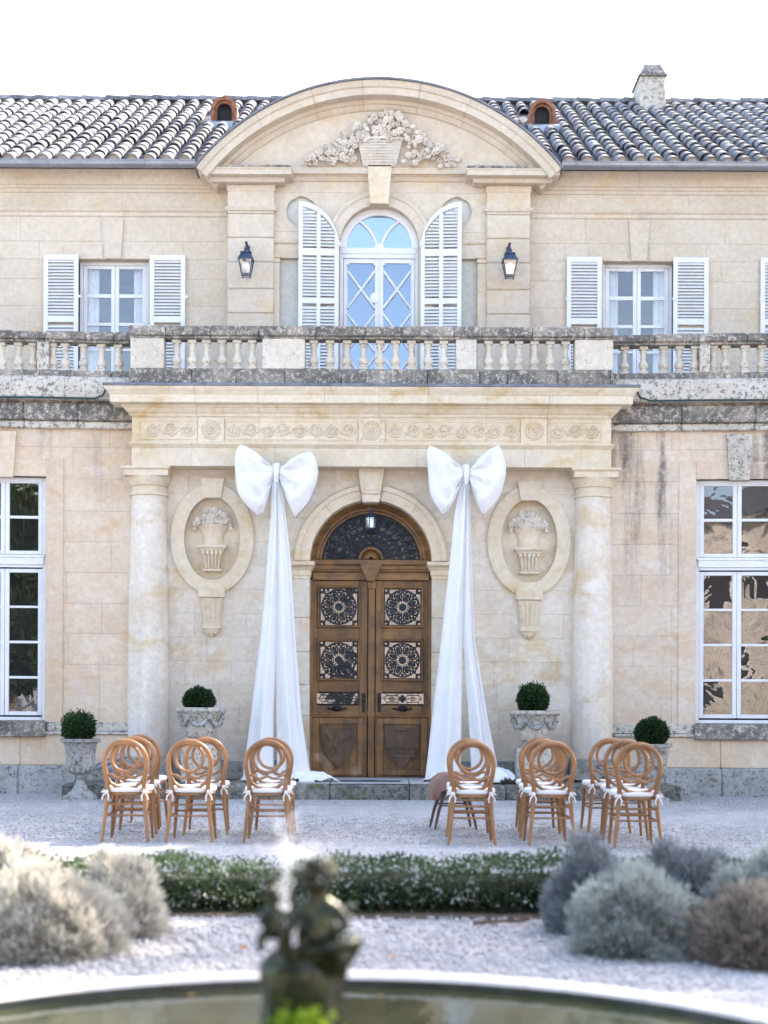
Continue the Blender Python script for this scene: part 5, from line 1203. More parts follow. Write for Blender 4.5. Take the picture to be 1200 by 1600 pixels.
# ================================================================== things in front of the house
# ------------------------------------------------------------------ lanterns
def wall_lantern(px, label):
    d = D_UC-0.36; x = WX(px, 400, d); z0 = WZ(433.5, d)
    o = empty('wall_lantern', (x, d, z0)); tag(o, label, 'lantern', 'lanterns on the pilasters')
    def p(n, mb, mat='lantern', sm=38): return mb.build(n, mat, o, None, sm)
    zb, zt, wb, wt = 0.035, 0.235, 0.055, 0.098
    m = MB()
    for sx in (-1, 1):
        for sy in (-1, 1): m.tube([(sx*wb, sy*wb, -0.005), (sx*wt, sy*wt, zt)], 0.009, 6)
    for w, z in ((wb, zb), (wb, 0.012)):
        m.tube([(-w, -w, z), (w, -w, z), (w, w, z), (-w, w, z)], 0.007, 5, True)
    p('cage', m)
    m = MB(); vs = []
    for w, z in ((wb, zb), (wt, zt)): vs += [(-w, -w, z), (w, -w, z), (w, w, z), (-w, w, z)]
    m.add(vs, [(0, 1, 5, 4), (1, 2, 6, 5), (2, 3, 7, 6), (3, 0, 4, 7)]); p('glazing', m, 'lampglass', 0)
    m = MB(); m.lathe(0, 0, [(0.03, 0.04), (0.05, 0.10), (0.055, 0.17), (0.03, 0.22)], 12); p('lamp_bulb', m, 'frost')
    m = MB(); m.stack(-wt, wt, -wt, wt, [(0.014, zt), (0.016, zt+0.018), (0.0, zt+0.022)]); 
    vs = [(s1*(wt+.006), s2*(wt+.006), zt+.02) for s1, s2 in ((-1, -1), (1, -1), (1, 1), (-1, 1))]+[(s1*0.068, s2*0.068, zt+.10) for s1, s2 in ((-1, -1), (1, -1), (1, 1), (-1, 1))]
    m.add(vs, [(0, 1, 5, 4), (1, 2, 6, 5), (2, 3, 7, 6), (3, 0, 4, 7), (4, 5, 6, 7), (3, 2, 1, 0)]); m.box(-0.078, 0.078, -0.078, 0.078, zt+0.10, zt+0.118, 0.004)
    m.lathe(0, 0, [(0.05, zt+.118), (0.045, zt+.135), (0.028, zt+.155), (0.034, zt+.17), (0.02, zt+.19), (0.012, zt+.215)], 12); p('cap', m)
    m = MB(); m.tube([(0, 0, zt+.20), (0, 0.02, zt+.26), (0.0, 0.10, zt+.30), (0, 0.20, zt+.28), (0, 0.27, zt+.22)], [0.014, 0.014, 0.013, 0.013, 0.015], 8); m.tube([(0, 0.05, zt+.22), (0, 0.15, zt+.235), (0, 0.27, zt+.13)], 0.009, 6); m.ball((0, 0, zt+.265), 0.02, 8, 6)
    m.box(-0.03, 0.03, 0.245, 0.27, zt+0.08, zt+0.30, 0.006); p('bracket', m)
wall_lantern(384.5, 'wrought metal wall lantern on the pilaster left of the arched window')
wall_lantern(796.5, 'wrought metal wall lantern on the pilaster right of the arched window')
def hanging_lantern():
    d = D_WALL-0.02; x = WX(579, 810, d); z0 = WZ(826, d); o = empty('hanging_lantern', (x, d, z0)); tag(o, 'small blue metal lantern hanging from the keystone above the door', 'lantern')
    m = MB(); w, h = 0.072, 0.155
    for k in range(6):
        a = 2*PI*k/6+0.3; m.tube([(w*math.cos(a), w*math.sin(a), 0), (w*math.cos(a), w*math.sin(a), h)], 0.007, 5)
    for z in (0.0, h): m.tube([(w*math.cos(2*PI*k/6+0.3), w*math.sin(2*PI*k/6+0.3), z) for k in range(6)], 0.009, 5, True)
    m.lathe(0, 0, [(w+.008, h), (w-.01, h+.02), (0.04, h+.05), (0.02, h+.085), (0.012, h+.10)], 6); m.build('frame', 'lantern', o)
    m = MB(); m.lathe(0, 0, [(0.03, 0.02), (0.035, 0.07), (0.03, 0.12), (0.012, 0.135)], 12); m.build('lamp_bulb', 'frost', o)
    m = MB(); m.lathe(0, 0, [(w-.003, 0.004), (w-.003, h-.004)], 6, 0.3, 0.3+2*PI-1e-3); m.build('glazing', 'lampglass', o, None, 0)
    m = MB(); m.tube([(0, 0, h+.09), (0, 0, h+.155)], 0.005, 5); m.tube([(-0.035+0.03*math.cos(t), 0, h+.075+0.03*math.sin(t)) for t in [0.3+5*k/11 for k in range(12)]], 0.005, 5); m.build('hanger', 'lantern', o)
hanging_lantern()

# ------------------------------------------------------------------ drapery bows
def nz(x, y, s=0): return math.sin(x*1.7+s)*math.cos(y*2.3+s*1.3)+0.5*math.sin(x*3.9+y*2.1+s*2)
def bow(kx, ky, loops, tails, pile, label):
    d = 18.98; q = d/F; X0, Z0 = W(kx, ky, d); o = empty('drapery_bow', (X0, d, 0.21)); tag(o, label, 'bow', 'white fabric bows framing the door')
    zk = Z0-0.21
    for li, OUT in enumerate(loops):            # px offsets from the knot
        m = MB(); nu, nv = 26, 44; vs = []
        sg = -1 if OUT[0][0] < 0 else 1; tk = np.linspace(0, 1, len(OUT)); ox = [p[0]*q for p in OUT]; oz = [-p[1]*q for p in OUT]
        for i in range(nu+1):
            u = i/nu
            for j in range(nv):
                ph = 2*PI*j/nv; v = (1-math.cos(ph))/2; front = 1 if ph < PI else -1
                e = u**0.85
                kn = Vector((sg*0.03, 0.055*(0.5-v)*2))        # gathered at the knot
                c = kn*(1-e)+Vector((float(np.interp(v, tk, ox)), float(np.interp(v, tk, oz))))*e
                c.y += 0.030*math.sin(u*PI)*(1-2*v); c += Vector((0.010*math.sin(v*19+li), 0.010*math.sin(v*17+2*li)))*u
                puff = 0.19*math.sin(PI*min(1, u*0.95+0.02))**0.5*abs(math.sin(ph))**0.75
                fold = 0.060*math.sin(v*21+li*2+1.5*math.sin(u*2.2))*(1-u)**0.75*min(1, u*5)+0.022*math.sin(v*43+u*5+li)*(1-u)**0.4*min(1, u*5)
                fold += 0.034*nz(u*4, v*5, li)*math.sin(PI*u)+0.014*math.sin(u*11+v*13+li)*u*(1.1-u)*2+0.012*math.sin(v*31-u*9+2*li)*u*(1-0.4*u)
                y = -(puff*front)-(fold if front > 0 else -fold)*abs(math.sin(ph))**0.5
                vs.append((c.x, y, zk+c.y))
        fs = [(i*nv+j, i*nv+(j+1) % nv, (i+1)*nv+(j+1) % nv, (i+1)*nv+j) for i in range(nu) for j in range(nv)]
        fs += [tuple(range(nv)), tuple(range((nu+1)*nv-1, nu*nv-1, -1))]
        m.add(vs, fs); m.build('bow_loop', 'cloth', o, None, 80)
    m = MB(); n = 22; vs = []                                # knot
    for i in range(13):
        t = i/12; z = zk+0.11-0.26*t
        for k in range(n): a = 2*PI*k/n; r_ = (0.040+0.010*math.sin(PI*t))*(1+0.22*math.sin(a*6+t*1.6)); vs.append((r_*math.cos(a), -0.03+r_*1.5*math.sin(a)*0.9, z))
    m.add(vs, [(i*n+k, i*n+(k+1) % n, (i+1)*n+(k+1) % n, (i+1)*n+k) for i in range(12) for k in range(n)]+[tuple(range(n)), tuple(range(13*n-1, 12*n-1, -1))]); m.build('knot', 'cloth', o, None, 80)
    for ti, tl in enumerate(tails):                          # (py, left px, right px)
        m = MB(); ns, nt_ = 70, 40; vs = []; ys = [t[0] for t in tl]
        for i in range(ns+1):
            py = ys[0]+(ys[-1]-ys[0])*i/ns; l = np.interp(py, ys, [t[1] for t in tl]); r_ = np.interp(py, ys, [t[2] for t in tl]); s = i/ns
            xl, z = W(l, py, d); xr, _ = W(r_, py, d); z = max(z, 0.214)
            for j in range(nt_+1):
                t = j/nt_; A = 0.018+0.05*s; edge = math.sin(PI*t)**0.4
                y = A*math.sin(t*(6.3+1.6*ti)+0.9*ti+1.1*math.sin(s*2.3+ti))*edge+0.30*A*math.sin(t*15+s*3.5+ti)*edge+0.010*math.sin(t*31+s*1.7+ti)*edge*(1-s)**2+0.05*(2*t-1)**2*(0.4+s)+0.012*math.sin(s*9+t*4)*s
                x = xl+(xr-xl)*t+0.012*math.sin(s*11+t*9+ti)*s*edge
                vs.append((x-X0, y-0.01-0.05*(1-s), z-0.21))
        m.add(vs, [(i*(nt_+1)+j, i*(nt_+1)+j+1, (i+1)*(nt_+1)+j+1, (i+1)*(nt_+1)+j) for i in range(ns) for j in range(nt_)])
        ob = m.build('drape_tail', 'cloth', o, None, 80); md = ob.modifiers.new('thick', 'SOLIDIFY'); md.thickness = 0.006
    for pi_, (pa, pb, dy, h, sd) in enumerate(pile):         # cloth pooled on the step
        xa, xb = WX(pa, 1215, d), WX(pb, 1215, d); cx, rx = (xa+xb)/2, (xb-xa)/2; m = MB(); n1, n2 = 44, 30; vs = []
        for i in range(n1+1):
            for j in range(n2+1):
                u, v = 2*i/n1-1, 2*j/n2-1; e = max(0, 1-abs(u)**2.6-abs(v)**2.4)
                ridge = 0.5+0.5*math.sin(u*5+v*7+sd+1.6*math.sin(u*3.1+sd)); z = h*e**0.5*(0.45+0.55*ridge)+0.01*nz(u*6, v*6, sd)*e**.3
                k = 1+0.10*math.sin(5*math.atan2(v, u)+sd)
                vs.append((cx-X0+rx*u*k, dy+0.26*v*k, max(0.003, z)+0.001))
        m.add(vs, [(i*(n2+1)+j, (i+1)*(n2+1)+j, (i+1)*(n2+1)+j+1, i*(n2+1)+j+1) for i in range(n1) for j in range(n2) if (2*(i+.5)/n1-1)**2*1.0+(2*(j+.5)/n2-1)**2 < 1.02])
        ob = m.build('drape_train', 'cloth', o, None, 80); md = ob.modifiers.new('thick', 'SOLIDIFY'); md.thickness = 0.005
bow(432, 738, [[(-50, -37), (-57, -42), (-62, -34), (-65, -14), (-65, 8), (-60, 30), (-50, 48), (-37, 62), (-27, 69), (-20, 62)], [(44, -28), (54, -33), (61, -25), (65, -4), (63, 18), (57, 36), (48, 50), (40, 60), (31, 71), (25, 64)]],
    [[(755, 425, 433), (800, 424, 434), (880, 417, 434), (1000, 406, 432), (1120, 391, 427), (1200, 380, 427), (1223, 378, 430)],
     [(755, 432, 440), (800, 432, 446), (880, 432, 455), (1000, 431.5, 462), (1120, 432, 471), (1195, 433, 482), (1223, 434, 488)]],
    [(376, 440, -0.05, 0.10, 1.0), (436, 525, -0.10, 0.14, 2.2)], 'white fabric bow with long draped tails left of the oak door')
bow(728, 740, [[(-50, -37), (-58, -42), (-61, -34), (-60, -14), (-60, 10), (-56, 30), (-49, 48), (-42, 60), (-35, 66), (-27, 58)], [(38, -37), (50, -46), (56, -38), (61, -16), (62, 4), (58, 24), (50, 40), (40, 54), (28, 66), (21, 58)]],
    [[(755, 721, 729), (800, 711, 730), (880, 703, 728), (1000, 690, 722), (1120, 676, 721), (1200, 667, 720), (1223, 664, 722)],
     [(755, 727, 733), (800, 727, 735), (880, 726, 737), (1000, 724, 742), (1120, 733, 762), (1195, 737, 777), (1223, 737, 780)]],
    [(662, 726, -0.05, 0.12, 3.1), (734, 806, -0.06, 0.20, 4.7)], 'white fabric bow with long draped tails right of the oak door')

# ------------------------------------------------------------------ urns and clipped box plants
def urn_ball(name, x, y, z, rx, rz, label, mat='box', spiky=0.7, n=5600):
    o = empty(name, (x, y, z)); tag(o, label, 'shrub', 'clipped box plants in the urns')
    u = rng.normal(0, 1, (n, 3)); u /= np.linalg.norm(u, axis=1)[:, None]; rad = (0.80+0.2*rng.random(n)**0.5)
    bumpy = 1+0.07*np.sin(u[:, 0]*7+x*3)*np.cos(u[:, 2]*6+x)+0.05*np.sin(u[:, 1]*11+u[:, 2]*9)+spiky*np.maximum(0, rng.normal(0, 0.12, n))*np.maximum(0, u[:, 2]+.3)
    P = u*(rad*bumpy)[:, None]*np.array([rx, rx, rz]); P[:, 2] += rz*0.95
    V, Q = leaves(P, u*0.9+np.array([0, 0, 0.35]), 0.044, 0.019, 0.6); link('foliage', mesh_np('foliage', V, Q, mat), o)
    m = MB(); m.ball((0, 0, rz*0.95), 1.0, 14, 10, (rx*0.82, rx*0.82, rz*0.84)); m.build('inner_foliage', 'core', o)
    m = MB(); m.tube([(0, 0, -0.12), (0, 0, rz*0.5)], 0.02, 6); m.build('stem', 'twig', o)
def urn_big(x, y, z0, ztop, label):
    """wide lipped bowl with a garland on a rough stone pedestal"""
    o = empty('stone_urn', (x, y, z0)); tag(o, label, 'urn', 'stone urns along the facade'); H = ztop-z0
    m = MB(); m.lathe(0, 0, [(0.17, H-0.40), (0.20, H-0.37), (0.215, H-0.28), (0.235, H-0.18), (0.265, H-0.10), (0.315, H-0.055), (0.33, H-0.04), (0.33, H-0.005), (0.31, H), (0.27, H-0.01), (0.24, H-0.08), (0.02, H-0.085)], 32); m.build('bowl', 'weathL', o)
    for k in range(18):
        a = 2*PI*k/18; mm = MB(); mm.ball((0.315*math.cos(a), 0.315*math.sin(a), H-0.052), 0.024, 7, 5); mm.build('rim_bead', 'urn', o)
    for k in range(6):
        a0 = 2*PI*k/6; P = []; rad = []
        for t in range(9): u = t/8; a = a0+u*2*PI/6; dr = 0.10*math.sin(PI*u); P.append((0.262*math.cos(a), 0.262*math.sin(a), H-0.13-dr)); rad.append(0.016+0.018*math.sin(PI*u))
        mm = MB(); mm.tube(P, rad, 7); mm.build('garland', 'urn', o)
        mm = MB(); mm.ball((0.285*math.cos(a0), 0.285*math.sin(a0), H-0.125), 0.04, 8, 6, (1, 1, 1.2)); mm.build('carved_head', 'urn', o)
    m = MB(); m.lathe(0, 0, [(0.21, H-0.50), (0.21, H-0.47), (0.165, H-0.45), (0.15, H-0.41), (0.17, H-0.399)], 24); m.build('foot', 'urn', o)
    m = MB(); m.box(-0.24, 0.24, -0.24, 0.24, 0, H-0.50, 0.02); m.build('pedestal', 'weathL', o)
    m = MB(); m.lathe(0, 0, [(0.245, H-0.06), (0.1, H-0.05), (0.01, H-0.05)], 20); m.build('soil', 'twig', o)
def urn_small(x, y, ztop, label):
    """campana urn with mask and gadroons on a flared foot"""
    o = empty('stone_urn', (x, y, 0)); tag(o, label, 'urn', 'stone urns along the facade'); H = ztop
    m = MB(); m.lathe(0, 0, [(0.05, H-0.46), (0.12, H-0.45), (0.18, H-0.40), (0.20, H-0.35), (0.195, H-0.32), (0.185, H-0.30), (0.19, H-0.20), (0.20, H-0.08), (0.215, H-0.055), (0.255, H-0.04), (0.258, H-0.006), (0.24, H), (0.20, H-0.02), (0.18, H-0.07), (0.02, H-0.07)], 32); m.build('bowl', 'urn', o)
    for k in range(16):
        a = 2*PI*k/16; mm = MB(); mm.ball((0.172*math.cos(a), 0.172*math.sin(a), H-0.385), 0.034, 7, 6, (0.8, 0.8, 1.5)); mm.build('gadroon', 'urn', o)
    m = MB(); m.ball((0, -0.20, H-0.25), 0.05, 10, 8, (0.9, 0.7, 1.2)); m.ball((0, -0.23, H-0.26), 0.02, 8, 6, (.8, 1, 1.4))
    for s in (-1, 1):
        m.ball((s*0.055, -0.195, H-0.215), 0.028, 8, 6, (1.2, .7, .7)); m.ball((s*0.035, -0.205, H-0.31), 0.022, 8, 6); m.tube([(s*0.05, -0.195, H-0.2), (s*0.11, -0.175, H-0.13), (s*0.16, -0.12, H-0.12)], [0.02, 0.014, 0.01], 6)
    m.build('carved_mask', 'urn', o, None, 60)
    m = MB(); m.lathe(0, 0, [(0.17, 0.06), (0.165, 0.075), (0.10, 0.14), (0.055, 0.22), (0.045, 0.26), (0.065, 0.28), (0.05, 0.30), (0.055, H-0.45)], 24); m.box(-0.19, 0.19, -0.19, 0.19, -0.02, 0.06, 0.01); m.build('foot', 'urn', o)
    m = MB(); m.lathe(0, 0, [(0.195, H-0.045), (0.1, H-0.04), (0.01, H-0.04)], 20); m.build('soil', 'twig', o)
dU = 18.95
zu = WZ(1106.5, dU); zu2 = WZ(1109, dU)
urn_big(WX(314.5, 1110, dU), dU, 0.19, zu, 'wide lichened urn left of the door, between column and left bow')
urn_big(WX(835, 1112, dU), dU, 0.19, zu2, 'wide lichened urn right of the door, between right bow and column')
urn_ball('box_plant', WX(311, 1100, dU), dU, zu-0.05, 0.185, 0.145, 'dark box ball in the wide urn left of the door')
urn_ball('box_plant', WX(833, 1100, dU), dU, zu2-0.05, 0.185, 0.19, 'dark egg-shaped box plant in the wide urn right of the door')
dS = 18.2
urn_small(WX(126, 1160, dS), dS, WZ(1156, dS), 'grey urn with carved mask at the left wing, outermost on the left')
urn_small(WX(1019, 1162, dS), dS, WZ(1160, dS), 'grey urn at the right wing, half hidden by the rightmost chairs')
urn_ball('box_plant', WX(123, 1135, dS), dS, WZ(1156, dS)-0.04, 0.185, 0.17, 'loose bushy box plant in the outermost left urn', 'boxL', 1.6)
urn_ball('box_plant', WX(1018, 1135, dS), dS, WZ(1160, dS)-0.04, 0.19, 0.175, 'round box plant in the outermost right urn', 'box', 0.5)

# ------------------------------------------------------------------ chairs
def make_chair():
    o = empty('banquet_chair')
    def p(n, mb, mat='chair', sm=60): return mb.build(n, mat, o, None, sm)
    yb = lambda z: -0.20-0.05*max(0, (0.45-z)/0.45)**1.3-0.075*max(0, (z-0.45)/0.47)
    L = [(-0.207, 0.0), (-0.190, 0.15), (-0.172, 0.32), (-0.160, 0.46), (-0.162, 0.54), (-0.176, 0.61), (-0.187, 0.67)]
    A = [(-0.190*math.cos(PI*k/18), 0.722+0.190*math.sin(PI*k/18)) for k in range(19)]
    P = L+A+[(-x, z) for x, z in L[::-1]]
    m = MB(); m.tube([(x, yb(z), z) for x, z in P], [0.014+0.008*min(1, z/0.4) for x, z in P], 10); p('hoop_back', m)
    m = MB(); m.tube([(0.124*math.cos(2*PI*k/28), yb(0.745), 0.762+0.124*math.sin(2*PI*k/28)) for k in range(28)], 0.015, 8, True); p('back_ring', m)
    U = [(-0.163, 0.585), (-0.135, 0.535), (-0.085, 0.500), (0, 0.487), (0.085, 0.500), (0.135, 0.535), (0.163, 0.585)]
    m = MB(); m.tube([(x, yb(z), z) for x, z in U], 0.016, 8); p('back_curve', m)
    U = [(-0.165, 0.60), (-0.145, 0.612), (-0.115, 0.605), (-0.08, 0.578), (-0.04, 0.585), (0, 0.604), (0.04, 0.585), (0.08, 0.578), (0.115, 0.605), (0.145, 0.612), (0.165, 0.60)]
    m = MB(); m.tube([(x, yb(z), z) for x, z in U], 0.0125, 8); p('back_wave', m)
    seat = [(0.155*math.copysign(abs(math.cos(a))**0.6, math.cos(a))*(1.18 if math.sin(a) > -0.2 else 1.08), 0.0+0.20*math.copysign(abs(math.sin(a))**0.7, math.sin(a))) for a in [2*PI*k/28 for k in range(28)]]
    def slab(z0, z1, g, rnd):
        m = MB(); n = 28; vs = []
        for z, s in ((z0, 1-rnd), (z0+(z1-z0)*.25, 1), (z0+(z1-z0)*.7, 1), (z1-.004, 1-rnd*.7), (z1, 0.75), (z1+.004 if rnd > .03 else z1, 0.3)):
            vs += [(x*g*s, y*g*s, z) for x, y in seat]
        m.add(vs, [(i*n+k, i*n+(k+1) % n, (i+1)*n+(k+1) % n, (i+1)*n+k) for i in range(5) for k in range(n)]+[tuple(range(n)), tuple(range(6*n-1, 5*n-1, -1))]); return m
    p('seat', slab(0.425, 0.452, 1.12, 0.02), 'chair')
    c = p('cushion', slab(0.4525, 0.502, 1.16, 0.05), 'cushion')
    for s in (-1, 1):
        m = MB(); x = s*0.165
        m.ball((x, -0.235, 0.462), 0.016, 7, 5); m.tube([(x, -0.235, 0.462), (x+s*0.03, -0.25, 0.475), (x+s*0.045, -0.25, 0.455), (x, -0.238, 0.46)], 0.006, 5); m.tube([(x, -0.238, 0.46), (x-s*0.02, -0.252, 0.42), (x-s*0.014, -0.25, 0.38)], [0.006, 0.007, 0.005], 5); m.tube([(x, -0.238, 0.46), (x+s*0.03, -0.252, 0.425), (x+s*0.04, -0.25, 0.385)], [0.006, 0.007, 0.005], 5)
        m.build('tie', 'cushion', c, None, 60)
        m = MB(); m.tube([(s*0.165, 0.175, 0.43), (s*0.172, 0.185, 0.25), (s*0.190, 0.215, 0.0)], [0.021, 0.018, 0.012], 10); p('front_leg', m)
        for z in (0.33, 0.235):
            m = MB(); m.tube([(s*0.172, yb(z), z+.01), (s*0.172, 0.18, z+.01)], 0.0095, 7); p('side_stretcher', m)
    for z in (0.345, 0.245):
        m = MB(); m.tube([(-0.175, yb(z), z), (0.175, yb(z), z)], 0.0095, 7); p('back_stretcher', m)
    m = MB(); m.tube([(-0.172, 0.187, 0.26), (0.172, 0.187, 0.26)], 0.0095, 7); p('front_stretcher', m)
    return o
proto = make_chair()
spots = [(195, 12.80, 2, 'sunlit bentwood chair, nearest of the leftmost row'), (208.5, 13.62, 4, 'bentwood chair, middle of the leftmost row of three'), (221.5, 14.45, -2, 'bentwood chair, farthest of the leftmost row, beside the mask urn'),
         (296, 12.78, 1, 'sunlit bentwood chair, nearer of the second row from the left'), (320, 13.55, 3, 'bentwood chair, farther of the second row from the left'),
         (416.5, 12.78, 2, 'bentwood chair nearest the fountain jet, nearer of the row left of the aisle'), (425, 13.55, -1, 'bentwood chair before the left drape, farther of the row left of the aisle'),
         (739, 12.68, -2, 'bentwood chair, nearer of the row right of the aisle'), (734.5, 13.5, -3, 'bentwood chair beside the brown stool, farther of the row right of the aisle'),
         (861.5, 12.70, 2, 'bentwood chair, nearest of the middle row on the right'), (850, 13.35, -3, 'bentwood chair, middle of the middle row on the right'), (843.5, 14.05, 0, 'bentwood chair, farthest of the middle row on the right'),
         (998, 12.45, -1, 'bentwood chair, nearest of the rightmost row'), (980.5, 13.25, -4, 'bentwood chair, middle of the rightmost row of three'), (950, 13.95, 3, 'bentwood chair, farthest of the rightmost row, set apart to the left')]
for i, (px, d, rz, lab) in enumerate(spots):
    c = proto if i == 0 else copy_tree(proto)
    c.location = (WX(px, 1200, d-.08), d+0.14, 0.0); c.rotation_euler = (0, 0, R(rz)); tag(c, lab, 'chair', 'bentwood chairs with white cushions on the gravel')
# brown upholstered stool beside the aisle
so = empty('brown_stool', (WX(708, 1260, 14.3), 14.3, 0)); tag(so, 'brown padded stool with dark splayed legs behind the right aisle chairs', 'stool'); so.rotation_euler = (0, 0, R(6))
m = MB(); vs = []; n = 16
prof = [(-0.23, 0.30), (-0.235, 0.40), (-0.20, 0.50), (-0.13, 0.55), (-0.02, 0.565), (0.12, 0.56), (0.20, 0.53), (0.225, 0.46), (0.225, 0.40), (0.18, 0.39), (0.0, 0.40), (-0.16, 0.38), (-0.19, 0.30)]
for k, y in enumerate((-0.19, -0.18, -0.1, 0.0, 0.1, 0.18, 0.19)):
    s = 0.93 if k in (0, 6) else 1.0; vs += [(x*s, y, 0.44+(z-0.44)*s) for x, z in prof]
L = len(prof); m.add(vs, [(j*L+i, (j+1)*L+i, (j+1)*L+(i+1) % L, j*L+(i+1) % L) for j in range(6) for i in range(L)]+[tuple(range(L)), tuple(range(7*L-1, 6*L-1, -1))]); m.build('padded_seat', 'velvet', so, None, 60)
for sx in (-1, 1):
    for sy in (-1, 1):
        m = MB(); m.tube([(sx*0.10, sy*0.13, 0.40), (sx*0.17, sy*0.16, 0.18), (sx*0.21, sy*0.18, 0)], [0.022, 0.017, 0.011], 8); m.build('leg', 'darkwood', so)
m = MB(); m.tube([(-0.155, -0.15, 0.24), (0.155, -0.15, 0.24)], 0.009, 6); m.tube([(-0.155, 0.15, 0.24), (0.155, 0.15, 0.24)], 0.009, 6); m.build('stretcher', 'darkwood', so)
# grey pipe leaning behind the left chairs
m = MB(); a = W(150, 1200, 18.3); b = W(196, 1180, 18.3); m.tube([(a[0], 18.3, a[1]), ((a[0]+b[0])/2, 18.32, (a[1]+b[1])/2+.012), (b[0], 18.34, b[1])], 0.045, 12)
tag(m.build('drain_pipe', 'zinc'), 'grey pipe elbow behind the leftmost chairs, beside the mask urn', 'pipe')

# ------------------------------------------------------------------ hedge and bushes
def hedge():
    o = empty('box_hedge', (0, 8.9, 0)); tag(o, 'low clipped box hedge with pale frosted leaves across the forecourt', 'hedge')
    x0, x1, y0, y1, H = -3.4, 3.4, 8.46-8.9, 9.15-8.9, 0.285
    nf = 30000; P = []; Nn = []
    f = rng.random(nf); x = x0+(x1-x0)*rng.random(nf); 
    front = f < 0.55; top = (f >= 0.55) & (f < 0.9); back = f >= 0.9
    y = np.where(front, y0, np.where(back, y1, y0+(y1-y0)*rng.random(nf))); z = np.where(top, H, H*rng.random(nf)**0.8)
    wob = 0.03*np.sin(x*5.3+z*9)+0.02*np.sin(x*13+z*21)+0.02*np.sin(x*2.1)
    inn = 0.09*rng.random(nf)
    y = y+np.where(front, wob+inn, np.where(back, -wob-inn, 0)); z = z+np.where(top, wob*0.8-inn*0.6, 0)
    N_ = np.stack([0*x, np.where(front, -1, np.where(back, 1, 0)), np.where(top, 1, 0.35)], 1)
    P = np.stack([x, y, np.maximum(z, 0.01)], 1)
    V, Q = leaves(P, N_, 0.027, 0.016, 0.7); o1 = link('foliage', mesh_np('foliage', V, Q, 'hedge'), o)
    k = 1500; c = rng.random((110, 2)); ci = rng.integers(0, 110, k)
    xs = x0+(x1-x0)*c[ci, 0]+rng.normal(0, 0.045, k); zs_ = 0.06+0.22*c[ci, 1]+rng.normal(0, 0.03, k); zs_ = np.clip(zs_, 0.02, H)
    P = np.stack([xs, y0-0.012+0.03*np.sin(xs*5.3+zs_*9)+0.04*rng.random(k), zs_], 1); V, Q = leaves(P, np.tile([0, -1, .3], (k, 1)), 0.024, 0.017, 0.7)
    link('frosted_leaves', mesh_np('frosted_leaves', V, Q, 'hedgeP'), o)
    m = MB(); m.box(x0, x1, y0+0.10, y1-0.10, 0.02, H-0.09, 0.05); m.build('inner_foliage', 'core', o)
    m = MB()
    for k in range(36):
        x = random.uniform(x0, x1); m.tube([(x, y0+.05, 0), (x+random.uniform(-.04, .04), y0+.02, 0.15), (x+random.uniform(-.09, .09), y0+.05, 0.28)], 0.005, 4)
    m.build('stems', 'twig', o)['kind'] = 'stuff'
    tag(MB().box(x0, x1, y0-0.10, y1+0.1, -0.02, 0.014, 0.005).build('planting_strip', 'twig'), kind='structure').location = (0, 8.9, 0)
hedge()
def bush(px0, px1, ptop, d, mat, label, seed, n=15000, name='santolina_bush', stem=True, depth=None):
    r = np.random.default_rng(seed); xa, zt = W(px0, ptop, d); xb, _ = W(px1, ptop, d); cx = (xa+xb)/2; rx = (xb-xa)/2; ry = depth or rx*0.85; H = zt
    o = empty(name, (cx, d, 0)); tag(o, label, 'bush', 'grey santolina and lavender bushes by the basin')
    n = int(n*1.35); nt_ = 420; c = r.normal(0, 1, (nt_, 3)); c[:, 2] = np.abs(c[:, 2])*0.95-0.05; c /= np.linalg.norm(c, axis=1)[:, None]      # tufts over an uneven dome
    big = 1+0.13*np.sin(c[:, 0]*4.1+seed*1.7)*np.cos(c[:, 1]*3.3+seed)+0.09*np.sin(c[:, 2]*6+c[:, 0]*5+seed*2)
    hgt = big*(0.72+0.32*r.random(nt_)); ci = r.integers(0, nt_, n)
    off = r.normal(0, 1, (n, 3)); off /= np.linalg.norm(off, axis=1)[:, None]; off *= (r.random(n)**0.45)[:, None]
    P = (c*hgt[:, None])[ci]*np.array([rx, ry, H])*0.93+off*0.05*(0.5+1.0*r.random(nt_))[ci][:, None]; P[:, 2] = np.maximum(P[:, 2]+0.02, 0.012)
    V, Q = leaves(P, c[ci]*0.9+off*0.6+np.array([0, 0, 0.55]), 0.050, 0.0068, 0.34, r); link('foliage', mesh_np('foliage', V, Q, mat), o)
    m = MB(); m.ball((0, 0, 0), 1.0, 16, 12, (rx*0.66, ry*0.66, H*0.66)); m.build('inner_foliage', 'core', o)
    m = MB()
    for i in range(60):
        a = 2*PI*i/60+random.uniform(-.05, .05); e = random.uniform(.75, .92); m.tube([(rx*.3*math.cos(a), ry*.3*math.sin(a), 0), (rx*.7*math.cos(a), ry*.7*math.sin(a), H*.15), (rx*e*math.cos(a), ry*e*math.sin(a), H*random.uniform(.3, .5))], 0.004, 4)
    m.build('stems', 'twig', o)['kind'] = 'stuff'
bush(-85, 190, 1368, 7.15, 'santSun', 'pale sunlit santolina bush, largest and nearest on the left', 1, 22000)
bush(120, 258, 1342, 7.75, 'santSun', 'pale santolina bush on the left, nearest to the hedge centre', 2)
bush(-60, 85, 1322, 8.05, 'santSun', 'pale santolina bush at the left edge, behind the other two', 3)
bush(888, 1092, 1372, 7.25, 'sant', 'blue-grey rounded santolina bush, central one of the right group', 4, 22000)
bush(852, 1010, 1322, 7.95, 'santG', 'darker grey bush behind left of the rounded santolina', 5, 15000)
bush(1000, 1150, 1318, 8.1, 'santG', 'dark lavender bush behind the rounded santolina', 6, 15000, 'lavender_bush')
bush(1110, 1290, 1338, 7.7, 'sant', 'blue-grey bush at the right edge behind the brown one', 7, 15000)
